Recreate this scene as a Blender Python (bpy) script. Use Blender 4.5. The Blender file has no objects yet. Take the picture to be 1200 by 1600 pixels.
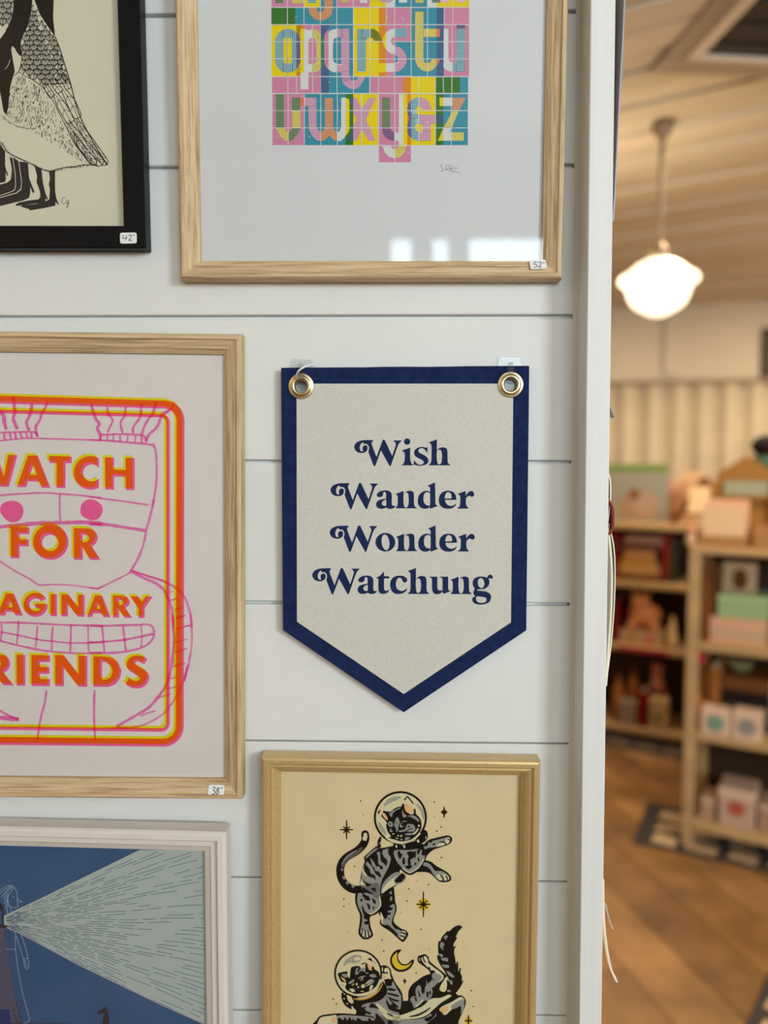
import bpy, math, random
from mathutils import Vector, Matrix
from mathutils.geometry import tessellate_polygon
random.seed(7)
PI = math.pi
SC = bpy.context.scene
COL = SC.collection

# ------------------------------------------------------------------ camera
F = 1200.0                                    # focal length for a 1200 x 1600 frame
CAM = Vector((0.0, -0.75, 1.5))
PITCH, YAW, ROLL = 0.066, 0.0216, 0.002
fwd = Vector((-math.sin(YAW)*math.cos(PITCH), math.cos(YAW)*math.cos(PITCH), -math.sin(PITCH)))
r0 = fwd.cross(Vector((0, 0, 1))).normalized()
u0 = r0.cross(fwd)
RGT = r0*math.cos(ROLL) + u0*math.sin(ROLL)
UPV = u0*math.cos(ROLL) - r0*math.sin(ROLL)
cd = bpy.data.cameras.new('camera')
cam = bpy.data.objects.new('camera', cd)
COL.objects.link(cam)
cam.matrix_world = Matrix(((RGT.x, UPV.x, -fwd.x, CAM.x), (RGT.y, UPV.y, -fwd.y, CAM.y),
                           (RGT.z, UPV.z, -fwd.z, CAM.z), (0, 0, 0, 1)))
cd.sensor_fit = 'VERTICAL'; cd.sensor_height = 36; cd.sensor_width = 27
cd.lens = F*36/1600
cd.clip_start = 0.02
cd.dof.use_dof = True; cd.dof.focus_distance = 0.735; cd.dof.aperture_fstop = 2.2
SC.camera = cam
# ------------------------------------------------------------------ exposure, sky, window light, fill lights
SC.view_settings.view_transform = 'Standard'; SC.view_settings.look = 'None'
SC.view_settings.gamma = 1; SC.view_settings.use_curve_mapping = False
SC.view_settings.exposure = 0.0
SC.cycles.max_bounces = 10; SC.cycles.transparent_max_bounces = 32
SC.cycles.sample_clamp_indirect = 6
SC.cycles.caustics_reflective = False; SC.cycles.caustics_refractive = False
W = bpy.data.worlds.new('sky'); SC.world = W; W.use_nodes = True
W.node_tree.nodes['Background'].inputs[0].default_value = (0.75, 0.87, 1, 1)
W.node_tree.nodes['Background'].inputs[1].default_value = 1.0

def area_light(name, loc, rot, sx, sy, power, col):
    l = bpy.data.lights.new(name, 'AREA'); l.shape = 'RECTANGLE'; l.size = sx; l.size_y = sy
    l.energy = power; l.color = col
    o = bpy.data.objects.new(name, l); COL.objects.link(o); o.location = loc; o.rotation_euler = rot
    return o
def point_light(name, loc, power, col, rad=0.12):
    l = bpy.data.lights.new(name, 'POINT'); l.energy = power; l.color = col; l.shadow_soft_size = rad
    o = bpy.data.objects.new(name, l); COL.objects.link(o); o.location = loc
    return o
DAY = (0.84, 0.94, 1.0)
WARM = (1.0, 0.79, 0.54)
# daylight coming in through the shop windows behind the photographer
area_light('daylight_window', (0.75, -3.45, 2.20), (PI/2, 0, 0), 1.75, .80, 60, (0.74, 0.90, 1.0))
area_light('daylight_window', (2.75, -3.45, 2.25), (PI/2, 0, 0), 1.35, 1.25, 140, DAY)
# warm fill lights added to both rooms, no fittings built
point_light('front_room_fill', (-2.1, -2.4, 2.6), 13, (1.0, 0.80, 0.58), 0.15)  # added for warmth from the left
for i, p in enumerate([(0.7, 2.9, 2.3, 16), (3.5, 3.6, 2.2, 16)]):
    point_light('ceiling_fill', p[:3], p[3], WARM, 0.15)  # unseen fills, added to light the ceiling
for i, p in enumerate([(1.3, 1.2, 26), (3.2, 1.3, 26), (1.5, 2.9, 24), (3.4, 3.4, 20), (1.4, 5.0, 24), (3.4, 5.0, 20)]):
    area_light('downward_fill', (p[0], p[1], 2.88), (0, 0, 0), .25, .25, p[2], WARM)  # unseen fills facing down, added to brighten floor and shelves

# ------------------------------------------------------------------ colours and materials
def lin(c):
    c = c/255.0
    return c/12.92 if c <= 0.04045 else ((c+0.055)/1.055)**2.4
GAIN = 1.30
def ph(r, g, b, k=1.0):
    return tuple(min(0.92, lin(v)*GAIN*k) for v in (r, g, b))
MATS = {}
def mat(name, rgb, rough=0.6, spec=0.3, metal=0.0, var=0.0, vscale=8.0, stretch=(1, 1, 1), bump=0.0, bscale=200.0, bdist=0.001, detail=4, rgb2=None, sheen=0.0):
    if name in MATS: return MATS[name]
    m = bpy.data.materials.new(name); m.use_nodes = True
    nt = m.node_tree; b = nt.nodes['Principled BSDF']
    b.inputs['Base Color'].default_value = (*rgb, 1)
    b.inputs['Roughness'].default_value = rough
    b.inputs['Specular IOR Level'].default_value = spec
    b.inputs['Metallic'].default_value = metal
    if sheen: b.inputs['Sheen Weight'].default_value = sheen
    tc = mp = None
    if var or bump:
        tc = nt.nodes.new('ShaderNodeTexCoord'); mp = nt.nodes.new('ShaderNodeMapping')
        nt.links.new(tc.outputs['Object'], mp.inputs[0]); mp.inputs['Scale'].default_value = stretch
    if var:
        n = nt.nodes.new('ShaderNodeTexNoise'); n.inputs['Scale'].default_value = vscale; n.inputs['Detail'].default_value = detail
        nt.links.new(mp.outputs[0], n.inputs['Vector'])
        cr = nt.nodes.new('ShaderNodeValToRGB'); nt.links.new(n.outputs[0], cr.inputs[0])
        lo = rgb2 if rgb2 else tuple(max(0, v*(1-var)) for v in rgb)
        hi = rgb if rgb2 else tuple(min(1, v*(1+var*0.6)) for v in rgb)
        cr.color_ramp.elements[0].position = 0.34; cr.color_ramp.elements[1].position = 0.66
        cr.color_ramp.elements[0].color = (*lo, 1); cr.color_ramp.elements[1].color = (*hi, 1)
        nt.links.new(cr.outputs[0], b.inputs['Base Color'])
    if bump:
        n2 = nt.nodes.new('ShaderNodeTexNoise'); n2.inputs['Scale'].default_value = bscale; n2.inputs['Detail'].default_value = 3
        nt.links.new(mp.outputs[0], n2.inputs['Vector'])
        bp = nt.nodes.new('ShaderNodeBump'); bp.inputs['Strength'].default_value = bump; bp.inputs['Distance'].default_value = bdist
        nt.links.new(n2.outputs[0], bp.inputs['Height']); nt.links.new(bp.outputs[0], b.inputs['Normal'])
    MATS[name] = m
    return m
def ink(name, r, g, b, k=1.0):
    return mat('ink_'+name, ph(r, g, b, k), 0.75, 0.1)
def filter_ink(name, r, g, b, base=(200, 196, 190)):
    """translucent printing ink: light passes it on the way in and on the way out"""
    if name in MATS: return MATS[name]
    m = bpy.data.materials.new(name); m.use_nodes = True; nt = m.node_tree
    nt.nodes.remove(nt.nodes['Principled BSDF'])
    t = nt.nodes.new('ShaderNodeBsdfTransparent')
    t.inputs[0].default_value = tuple(min(1, math.sqrt(lin(c)/lin(q))) for c, q in zip((r, g, b), base)) + (1,)
    nt.links.new(t.outputs[0], nt.nodes['Material Output'].inputs[0])
    MATS[name] = m
    return m
def glass_mat(name, tint=(0.98, 0.985, 0.98), ior=1.6, rough=0.01):
    if name in MATS: return MATS[name]
    m = bpy.data.materials.new(name); m.use_nodes = True; nt = m.node_tree
    nt.nodes.remove(nt.nodes['Principled BSDF'])
    t = nt.nodes.new('ShaderNodeBsdfTransparent'); t.inputs[0].default_value = (*tint, 1)
    g = nt.nodes.new('ShaderNodeBsdfGlossy'); g.inputs['Roughness'].default_value = rough
    fr = nt.nodes.new('ShaderNodeFresnel'); fr.inputs[0].default_value = ior
    geo = nt.nodes.new('ShaderNodeNewGeometry')
    su = nt.nodes.new('ShaderNodeMath'); su.operation = 'SUBTRACT'; su.inputs[0].default_value = 1
    mu = nt.nodes.new('ShaderNodeMath'); mu.operation = 'MULTIPLY'
    nt.links.new(geo.outputs['Backfacing'], su.inputs[1])
    nt.links.new(fr.outputs[0], mu.inputs[0]); nt.links.new(su.outputs[0], mu.inputs[1])
    mx = nt.nodes.new('ShaderNodeMixShader')
    nt.links.new(mu.outputs[0], mx.inputs[0]); nt.links.new(t.outputs[0], mx.inputs[1]); nt.links.new(g.outputs[0], mx.inputs[2])
    nt.links.new(mx.outputs[0], nt.nodes['Material Output'].inputs[0])
    MATS[name] = m
    return m
def oak(name, vertical):
    if name in MATS: return MATS[name]
    m = bpy.data.materials.new(name); m.use_nodes = True; nt = m.node_tree; b = nt.nodes['Principled BSDF']
    b.inputs['Roughness'].default_value = 0.5; b.inputs['Specular IOR Level'].default_value = 0.25
    tc = nt.nodes.new('ShaderNodeTexCoord'); mp = nt.nodes.new('ShaderNodeMapping')
    nt.links.new(tc.outputs['Object'], mp.inputs[0])
    mp.inputs['Scale'].default_value = (1, 0.035, 1) if vertical else (0.035, 1, 1)
    n = nt.nodes.new('ShaderNodeTexNoise'); n.inputs['Scale'].default_value = 420; n.inputs['Detail'].default_value = 5; n.inputs['Roughness'].default_value = 0.65
    nt.links.new(mp.outputs[0], n.inputs['Vector'])
    cr = nt.nodes.new('ShaderNodeValToRGB'); e = cr.color_ramp.elements
    e[0].position = 0.30; e[0].color = (*ph(134, 110, 80), 1)
    e[1].position = 0.60; e[1].color = (*ph(196, 172, 138), 1)
    x = e.new(0.47); x.color = (*ph(180, 154, 118), 1)
    nt.links.new(n.outputs[0], cr.inputs[0]); nt.links.new(cr.outputs[0], b.inputs['Base Color'])
    bp = nt.nodes.new('ShaderNodeBump'); bp.inputs['Strength'].default_value = 0.25; bp.inputs['Distance'].default_value = 0.0005
    nt.links.new(n.outputs[0], bp.inputs['Height']); nt.links.new(bp.outputs[0], b.inputs['Normal'])
    MATS[name] = m
    return m

# ------------------------------------------------------------------ mesh helpers
def mesh_obj(name, V, Fc, mats, parent=None, midx=None, smooth=False):
    me = bpy.data.meshes.new(name); me.from_pydata([tuple(v) for v in V], [], Fc)
    if not isinstance(mats, (list, tuple)): mats = [mats]
    for m in mats: me.materials.append(m)
    if midx: me.polygons.foreach_set('material_index', midx)
    if smooth: me.polygons.foreach_set('use_smooth', [True]*len(me.polygons))
    me.update()
    o = bpy.data.objects.new(name, me); COL.objects.link(o)
    if parent: o.parent = parent
    return o
def tag(o, label=None, cat=None, group=None, kind=None):
    if label: o['label'] = label
    if cat: o['category'] = cat
    if group: o['group'] = group
    if kind: o['kind'] = kind
    return o
def empty(name, M, label=None, cat=None, group=None, kind=None):
    o = bpy.data.objects.new(name, None); COL.objects.link(o); o.matrix_world = M; o.empty_display_size = 0.05
    return tag(o, label, cat, group, kind)
def box(x0, x1, y0, y1, z0, z1, b=0.0):
    """a box, its edges chamfered by b"""
    if b <= 0:
        V = [(x, y, z) for z in (z0, z1) for y in (y0, y1) for x in (x0, x1)]
        return V, [(0, 2, 3, 1), (4, 5, 7, 6), (0, 1, 5, 4), (2, 6, 7, 3), (0, 4, 6, 2), (1, 3, 7, 5)]
    V, Fc = [], []
    def ring(z, i):
        s = len(V)
        V.extend([(x0+i+b, y0+i, z), (x1-i-b, y0+i, z), (x1-i, y0+i+b, z), (x1-i, y1-i-b, z), (x1-i-b, y1-i, z), (x0+i+b, y1-i, z), (x0+i, y1-i-b, z), (x0+i, y0+i+b, z)])
        return s
    rs = [ring(z0, b*0.9), ring(z0+b, 0), ring(z1-b, 0), ring(z1, b*0.9)]
    Fc.append(tuple(range(7, -1, -1))); Fc.append(tuple(rs[3]+k for k in range(8)))
    for a, c in zip(rs, rs[1:]):
        for k in range(8): Fc.append((a+k, a+(k+1) % 8, c+(k+1) % 8, c+k))
    return V, Fc
def joinm(*parts):
    V, Fc = [], []
    for v, f in parts:
        s = len(V); V += list(v); Fc += [tuple(i+s for i in q) for q in f]
    return V, Fc
def prism(pts, z0, z1, holes=()):
    """a flat outline (with holes) given thickness along z"""
    loops = [list(pts)] + [list(h) for h in holes]
    flat = [p for l in loops for p in l]; n = len(flat)
    tri = tessellate_polygon([[Vector((p[0], p[1], 0)) for p in l] for l in loops])
    V = [(p[0], p[1], z0) for p in flat] + [(p[0], p[1], z1) for p in flat]
    Fc = []
    for t in tri:
        a, b_, c = [Vector(flat[i][:2]) for i in t]
        cw = (b_-a).x*(c-a).y - (b_-a).y*(c-a).x
        t = t if cw > 0 else t[::-1]
        Fc.append(tuple(i+n for i in t)); Fc.append(tuple(t[::-1]))
    s = 0
    for l in loops:
        k = len(l)
        for i in range(k):
            j = (i+1) % k
            Fc.append((s+i, s+j, s+j+n, s+i+n))
        s += k
    return V, Fc
def lathe(prof, n=32, closed=False):
    """profile (r, z) turned round the z axis"""
    V, Fc = [], []
    for r, z in prof:
        for k in range(n):
            a = 2*PI*k/n; V.append((r*math.cos(a), r*math.sin(a), z))
    m = len(prof)
    for i in range(m if closed else m-1):
        j = (i+1) % m
        for k in range(n): Fc.append((i*n+k, i*n+(k+1) % n, j*n+(k+1) % n, j*n+k))
    return V, Fc
def tube(path, rad, n=8, caps=True):
    path = [Vector(p) for p in path]; V, Fc = [], []
    up = Vector((0.13, 0.2, 1)).normalized()
    for i, p in enumerate(path):
        d = (path[min(i+1, len(path)-1)] - path[max(i-1, 0)]).normalized()
        a = d.cross(up)
        if a.length < 1e-4: a = d.cross(Vector((1, 0, 0)))
        a.normalize(); c = d.cross(a)
        r = rad[i] if isinstance(rad, (list, tuple)) else rad
        for k in range(n):
            t = 2*PI*k/n; V.append(tuple(p + a*(r*math.cos(t)) + c*(r*math.sin(t))))
    for i in range(len(path)-1):
        for k in range(n): Fc.append((i*n+k, i*n+(k+1) % n, (i+1)*n+(k+1) % n, (i+1)*n+k))
    if caps: Fc += [tuple(range(n-1, -1, -1)), tuple((len(path)-1)*n+k for k in range(n))]
    return V, Fc
def sphere(cx, cy, cz, rx, ry, rz, n=16, m=10):
    V, Fc = [(cx, cy, cz-rz)], []
    for i in range(1, m):
        t = -PI/2 + PI*i/m
        for k in range(n):
            a = 2*PI*k/n; V.append((cx+rx*math.cos(t)*math.cos(a), cy+ry*math.cos(t)*math.sin(a), cz+rz*math.sin(t)))
    V.append((cx, cy, cz+rz)); top = len(V)-1
    for k in range(n):
        Fc.append((0, 1+(k+1) % n, 1+k)); Fc.append((top, 1+(m-2)*n+k, 1+(m-2)*n+(k+1) % n))
    for i in range(m-2):
        for k in range(n): Fc.append((1+i*n+k, 1+i*n+(k+1) % n, 1+(i+1)*n+(k+1) % n, 1+(i+1)*n+k))
    return V, Fc
def clip_poly(poly, a, n):
    """the part of a convex outline on the side of a that n points to"""
    out = []
    for i in range(len(poly)):
        p, q = poly[i], poly[(i+1) % len(poly)]
        dp = (p[0]-a[0])*n[0]+(p[1]-a[1])*n[1]; dq = (q[0]-a[0])*n[0]+(q[1]-a[1])*n[1]
        if dp >= 0: out.append(p)
        if dp*dq < 0:
            t = dp/(dp-dq); out.append((p[0]+(q[0]-p[0])*t, p[1]+(q[1]-p[1])*t))
    return out

# ------------------------------------------------------------------ from a measured image point to a place in the room
def ray(px, py): return fwd + RGT*((px-600)/F) - UPV*((py-800)/F)
def hit(px, py, P, N):
    d = ray(px, py); return CAM + d*((P-CAM).dot(N)/d.dot(N))
def on_wall(px, py, off=0.0): return hit(px, py, Vector((0, -off, 0)), Vector((0, -1, 0)))
def on_level(px, py, z): return hit(px, py, Vector((0, 0, z)), Vector((0, 0, 1)))

class Mount:
    """the hanging plane of a thing on the wall: x right, y up, z towards the room"""
    def __init__(s, opx, off=0.001, lean=0, yaw=0, roll=0):
        R = Matrix.Rotation(-math.radians(yaw), 3, 'Z') @ Matrix.Rotation(math.radians(lean), 3, 'X') @ Matrix.Rotation(math.radians(roll), 3, 'Y')
        s.X, s.V, s.N = R.col[0].copy(), R.col[2].copy(), -R.col[1].copy()
        s.O = on_wall(*opx, off)
        M = Matrix.Identity(4)
        for i in range(3):
            M[i][0], M[i][1], M[i][2], M[i][3] = s.X[i], s.V[i], s.N[i], s.O[i]
        s.M = M
    def uv(s, px, py, w=0.0):
        q = hit(px, py, s.O+s.N*w, s.N) - s.O
        return (q.dot(s.X), q.dot(s.V))

def cr(x0, y0, s):
    """measurements made in an enlarged crop, back to the frame's pixels"""
    return lambda *P: [((x0+p[0]/s, y0+p[1]/s) + tuple(p[2:])) for p in P]
def smooth(pts, closed=True, n=5):
    """Catmull-Rom through the points; a third entry marks a sharp corner"""
    m = len(pts); out = []
    P = [Vector(p[:2]) for p in pts]; C = [len(p) > 2 for p in pts]
    for i in range(m if closed else m-1):
        j = (i+1) % m
        a, b_ = P[i], P[j]
        p0 = a if (C[i] or (not closed and i == 0)) else P[i-1]
        p3 = b_ if (C[j] or (not closed and j == m-1)) else P[(j+1) % m]
        if p0 is a and p3 is b_ and C[i] and C[j]:
            out.append(tuple(a)); continue
        for k in range(n):
            t = k/n
            q = 0.5*((2*a) + (b_-p0)*t + (2*p0-5*a+4*b_-p3)*t*t + (3*a-p0-3*b_+p3)*t*t*t)
            out.append(tuple(q))
    if not closed: out.append(tuple(P[-1]))
    return out
def circ(cx, cy, rx, ry=None, n=40, a0=0, a1=360):
    ry = ry or rx
    full = abs(a1-a0) >= 360
    k = n if full else n+1
    return [(cx+rx*math.cos(math.radians(a0+(a1-a0)*i/n)), cy+ry*math.sin(math.radians(a0+(a1-a0)*i/n))) for i in range(k)]
def rect(x0, y0, x1, y1): return [(x0, y0), (x1, y0), (x1, y1), (x0, y1)]
def rrect(x0, y0, x1, y1, r, n=6):
    return (circ(x1-r, y0+r, r, n=n, a0=-90, a1=0) + circ(x1-r, y1-r, r, n=n, a0=0, a1=90)
            + circ(x0+r, y1-r, r, n=n, a0=90, a1=180) + circ(x0+r, y0+r, r, n=n, a0=180, a1=270))

class Print:
    """flat printing on the paper of a mount, in thin stacked layers of ink"""
    STEP = 3.0e-5
    def __init__(s, mount, w, parent):
        s.m, s.w, s.parent, s.cur = mount, w, parent, {}
        s.name = 'printed_shape'
    def group(s, name): s.name = name
    def _g(s): return s.cur.setdefault(s.name, ([], [], [], []))
    def _mi(s, g, mt):
        if mt not in g[3]: g[3].append(mt)
        return g[3].index(mt)
    def poly(s, pts, mt, layer=0, holes=()):
        g = s._g(); mi = s._mi(g, mt); w = s.w + s.STEP*(layer+1)
        loops = [[s.m.uv(p[0], p[1], w) for p in l] for l in [pts]+list(holes)]
        tri = tessellate_polygon([[Vector((p[0], p[1], 0)) for p in l] for l in loops])
        flat = [p for l in loops for p in l]; b = len(g[0])
        g[0].extend((p[0], p[1], w) for p in flat)
        for t in tri:
            a, c, d = [flat[i] for i in t]
            cw = (c[0]-a[0])*(d[1]-a[1]) - (c[1]-a[1])*(d[0]-a[0])
            if abs(cw) < 1e-14: continue
            g[1].append(tuple(i+b for i in (t if cw > 0 else t[::-1]))); g[2].append(mi)
    def line(s, pts, width, mt, layer=0, sm=False, closed=False):
        if sm:
            n0 = len(pts); pts = smooth(pts, closed, 5)
            if isinstance(width, (list, tuple)):
                q = [i*(len(width)-1)/(len(pts)-1) for i in range(len(pts))]
                width = [width[int(f)]+(width[min(int(f)+1, len(width)-1)]-width[int(f)])*(f-int(f)) for f in q]
        pts = [Vector(p[:2]) for p in pts]
        m = len(pts); g = s._g(); mi = s._mi(g, mt); w = s.w + s.STEP*(layer+1); b = len(g[0])
        for i, p in enumerate(pts):
            if closed: d0, d1 = p-pts[i-1], pts[(i+1) % m]-p
            else: d0, d1 = p-pts[max(i-1, 0)], pts[min(i+1, m-1)]-p
            if d0.length < 1e-6: d0 = d1
            if d1.length < 1e-6: d1 = d0
            d0 = d0.normalized(); d1 = d1.normalized(); t = (d0+d1)
            if t.length < 0.2: t = d1.copy()
            t.normalize()
            nn = Vector((-t.y, t.x)); k = max(0.5, abs(nn.dot(Vector((-d1.y, d1.x)))))
            h = (width[i] if isinstance(width, (list, tuple)) else width)*0.5/k
            for q in (p+nn*h, p-nn*h): g[0].append((*s.m.uv(q.x, q.y, w), w))
        for i in range(m if closed else m-1):
            j = (i+1) % m
            q = (b+2*i, b+2*j, b+2*j+1, b+2*i+1)
            g[1].append(q); g[2].append(mi)
    def dot(s, x, y, r, mt, layer=0): s.poly(circ(x, y, r, n=10), mt, layer)
    def build(s):
        for nm, (V, Fc, MI, ms) in s.cur.items():
            o = mesh_obj(nm, V, Fc, ms, s.parent, MI)
            if nm in ('printed_stripes', 'printed_rays', 'printed_down', 'printed_dot'): o['kind'] = 'stuff'
        s.cur = {}

def frame_thing(name, label, mt_pair, mount, rc, prof, paper_mt, paper_w, glass_w, back_w=0.002):
    """a picture frame: four mitred mouldings, backing board, paper, glass. rc = outer u0,u1,v0,v1"""
    root = empty(name, mount.M, label, 'picture frame')
    u0_, u1_, v0_, v1_ = rc
    def ringpt(t, w, k):
        return [(u0_+t, v0_+t, w), (u1_-t, v0_+t, w), (u1_-t, v1_-t, w), (u0_+t, v1_-t, w)][k]
    for k in range(4):                       # bottom, right, top, left
        V, Fc = [], []
        for t, w in prof: V += [ringpt(t, w, k), ringpt(t, w, (k+1) % 4)]
        for i in range(len(prof)-1): Fc.append((2*i, 2*i+1, 2*i+3, 2*i+2))
        n = len(prof)
        Fc.append((2*n-2, 2*n-1, 1, 0))
        Fc.append(tuple(2*i for i in range(n))); Fc.append(tuple(2*i+1 for i in range(n-1, -1, -1)))
        mesh_obj('moulding', V, [f[::-1] for f in Fc], mt_pair[k % 2], root)
    t = prof[-1][0] - 0.004
    a = (u0_+t, u1_-t, v0_+t, v1_-t)
    mesh_obj('backing_board', *box(*a, back_w, paper_w-0.0008), mat('fibreboard', ph(120, 95, 70), 0.9), root)
    pap = mesh_obj('paper', *box(*a, paper_w-0.0006, paper_w), paper_mt, root)
    if glass_w: mesh_obj('glass_pane', *box(*a, glass_w, glass_w+0.0012), glass_mat('picture_glass'), root)
    return root, pap

# ------------------------------------------------------------------ the room: materials
PAINT = mat('wall_paint', (0.80, 0.80, 0.785), 0.55, 0.3, var=0.02, vscale=6, bump=0.12, bscale=420, bdist=0.0004)
TRIMP = mat('trim_paint', (0.82, 0.82, 0.81), 0.5, 0.3, var=0.04, vscale=90, stretch=(1, 1, 0.03), bump=0.3, bscale=240, bdist=0.0006)
CREAM = mat('ceiling_paint', (0.68, 0.60, 0.47), 0.7, 0.2, var=0.05, vscale=3)
CREAMW = mat('back_wall_paint', (0.72, 0.64, 0.50), 0.75, 0.2, var=0.04, vscale=2)
WOODF = [mat('floor_oak_%d' % i, c, 0.42, 0.35, var=0.35, vscale=5, stretch=(1, 1, 1), bump=0.1, bscale=60)
         for i, c in enumerate([(0.30, 0.155, 0.055), (0.36, 0.19, 0.07), (0.25, 0.125, 0.045), (0.33, 0.18, 0.075), (0.40, 0.22, 0.09)])]
HC = 2.93
def M_at(x, y, z, rz=0.0): return Matrix.Translation((x, y, z)) @ Matrix.Rotation(rz, 4, 'Z')

# the shiplap wall with its end board
def trim_l(z): return 0.1665 + 0.00788*(1.907-z)
def trim_r(z): return 0.1884 + 0.0075*(1.907-z)
wall = tag(mesh_obj('wall_left', *box(-2.6, 0.1655, 0.0065, 0.118, -0.02, HC+.02), PAINT), kind='structure')
gz = [1.9197, 1.7795, 1.6388, 1.4995, 1.3600, 1.2200, 1.0780, 0.9368]
while gz[0] + 0.14 < HC: gz.insert(0, gz[0]+0.14)
while gz[-1] - 0.14 > 0.02: gz.append(gz[-1]-0.14)
gz = [HC+0.0013] + gz + [-0.0013]
for a, b_ in zip(gz, gz[1:]):
    gap = lambda z: .0021 if z > 1.6 else (.0016 if z > 1.3 else .0009)
    z1, z0 = a-gap(a), b_+gap(b_)
    V, Fc = box(-2.6, 0.0, 0.0, 0.0063, z0, z1, 0.0009)
    V = [(x if x < -1 else trim_l(z)-0.0004+x, y+random.uniform(-1, 1)*0.00005, z) for x, y, z in V]
    mesh_obj('plank', V, Fc, PAINT, wall)
V = []
for z in (0.0, HC):
    l, r = trim_l(z), trim_r(z); c = 0.0008
    V += [(l, 0.119, z), (l, -0.039+c, z), (l+c, -0.039, z), (r-c, -0.039, z), (r, -0.039+c, z), (r, 0.119, z)]
Fc = [tuple(range(5, -1, -1)), tuple(range(6, 12))] + [(k, (k+1) % 6, (k+1) % 6+6, k+6) for k in range(6)]
tag(mesh_obj('trim_1', V, [f[::-1] for f in Fc], TRIMP), kind='structure')

V = []
for z in (0.0, HC):
    l = trim_l(z); V += [(l-.0042, 0.0002, z), (l-.0010, -.0016, z), (l+.0002, -.0042, z), (l+.0002, .0055, z), (l-.0042, .0055, z)]
tag(mesh_obj('trim_2', V, [(0, 1, 2, 3, 4), (9, 8, 7, 6, 5)] + [(k, k+5, (k+1) % 5+5, (k+1) % 5) for k in range(5)], PAINT), kind='structure')
# floor and ceiling with their boards
ROOM = [(-2.6, -3.3), (4.6, -3.3), (4.6, 6.05), (-2.6, 7.58)]
floor = tag(mesh_obj('floor', *prism(ROOM, -0.06, -0.012), WOODF[2]), kind='structure')
ceil = tag(mesh_obj('ceiling', *prism(ROOM, HC+0.014, HC+0.07), CREAM), kind='structure')
def boards(parent, region, org, d, width, length, z0, z1, mts, gap, far):
    n = Vector((-d.y, d.x)); k = 0
    for i in range(-far, far):
        s = -14 + random.uniform(0, length)
        while s < 14:
            L = length*random.uniform(0.8, 1.2)
            c0 = Vector(org) + n*(i*width+gap/2) + d*s
            q = [c0, c0+d*(L-gap), c0+d*(L-gap)+n*(width-gap), c0+n*(width-gap)]
            q = [(p.x, p.y) for p in q]
            for j in range(len(region)):
                a, b_ = region[j], region[(j+1) % len(region)]
                if len(q) < 3: break
                q = clip_poly(q, a, (-(b_[1]-a[1]), b_[0]-a[0]))
            s += L
            if len(q) < 3: continue
            area = abs(sum(q[t][0]*q[(t+1) % len(q)][1]-q[(t+1) % len(q)][0]*q[t][1] for t in range(len(q))))/2
            if area < 0.002: continue
            mesh_obj('plank', *prism(q, z0, z1), random.choice(mts), parent); k += 1
    return k
FV = [(0.1, 0.30), (0.19, -1.4), (4.6, -1.4), (4.6, 6.05), (0.1, 7.0)]
FV = [(0.19, -0.6), (4.6, -0.6), (4.6, 6.04), (0.19, 6.98)]
boards(floor, FV, (1.0, 1.0), Vector((-0.28, 0.96)).normalized(), 0.19, 2.4, -0.0118, 0.0, WOODF, 0.003, 40)
CV = [(-0.2, 0.3), (4.6, 0.3), (4.6, 6.04), (-0.2, 7.06)]
boards(ceil, CV, (1.0, 1.0), Vector((0.87, -0.49)).normalized(), 0.14, 30, HC, HC+0.0135, [CREAM, mat('ceiling_paint_b', (0.62, 0.54, 0.41), 0.7, 0.2), mat('ceiling_paint_c', (0.72, 0.64, 0.51), 0.7, 0.2)], 0.014, 60)

# walls of the shop
tag(mesh_obj('wall_back', *prism([(-2.6, 7.58), (4.6, 6.05), (4.63, 6.2), (-2.57, 7.73)], -.05, HC+.06), CREAMW), kind='structure')
tag(mesh_obj('wall_right', *box(4.6, 4.75, -3.3, 6.2, -.05, HC+.06), CREAMW), kind='structure')
tag(mesh_obj('wall_side', *box(-2.75, -2.6, -3.3, 7.73, -.05, HC+.06), CREAMW), kind='structure')
# window wall behind the photographer
yf0, yf1 = -3.45, -3.3
WX0, WX1, WZ0, WZ1 = -0.10, 1.62, 1.82, 2.56
SX0, SX1, SZ0, SZ1 = 2.08, 3.42, 1.62, 2.86
tag(mesh_obj('wall_front', *joinm(box(-2.6, WX0, yf0, yf1, -.05, HC+.06),
    box(WX0, WX1, yf0, yf1, -.05, WZ0), box(WX0, WX1, yf0, yf1, WZ1, HC+.06), box(WX1, SX0, yf0, yf1, -.05, HC+.06),
    box(SX0, SX1, yf0, yf1, -.05, SZ0), box(SX0, SX1, yf0, yf1, SZ1, HC+.06), box(SX1, 4.6, yf0, yf1, -.05, HC+.06)), PAINT), kind='structure')
win = tag(mesh_obj('window_1', *joinm(box(WX0, WX1, -3.32, -3.27, WZ0, WZ0+0.05, .004), box(WX0, WX1, -3.32, -3.27, WZ1-0.05, WZ1, .004)), TRIMP), kind='structure')
bars = [(WX0, WX0+0.05), (0.05, 0.16), (0.235, 0.345), (1.02, 1.09), (WX1-0.05, WX1)]
for a, b_ in bars: mesh_obj('mullion', *box(a, b_, -3.33, -3.26, WZ0+.05, WZ1-.05, .004), TRIMP, win)
for p, q in zip(bars, bars[1:]): mesh_obj('window_pane', *box(p[1], q[0], -3.30, -3.295, WZ0+.05, WZ1-.05), glass_mat('window_glass', ior=1.45), win)
win2 = tag(mesh_obj('window_2', *joinm(box(SX0, SX1, -3.32, -3.27, SZ0, SZ0+0.04, .004), box(SX0, SX1, -3.32, -3.27, SZ1-0.04, SZ1, .004), box(SX0, SX0+.04, -3.32, -3.27, SZ0+.04, SZ1-.04, .004), box(SX1-.04, SX1, -3.32, -3.27, SZ0+.04, SZ1-.04, .004)), TRIMP), kind='structure')
mesh_obj('window_pane', *box(SX0+.04, SX1-.04, -3.30, -3.295, SZ0+.04, SZ1-.04), glass_mat('window_glass', ior=1.45), win2)

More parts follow.
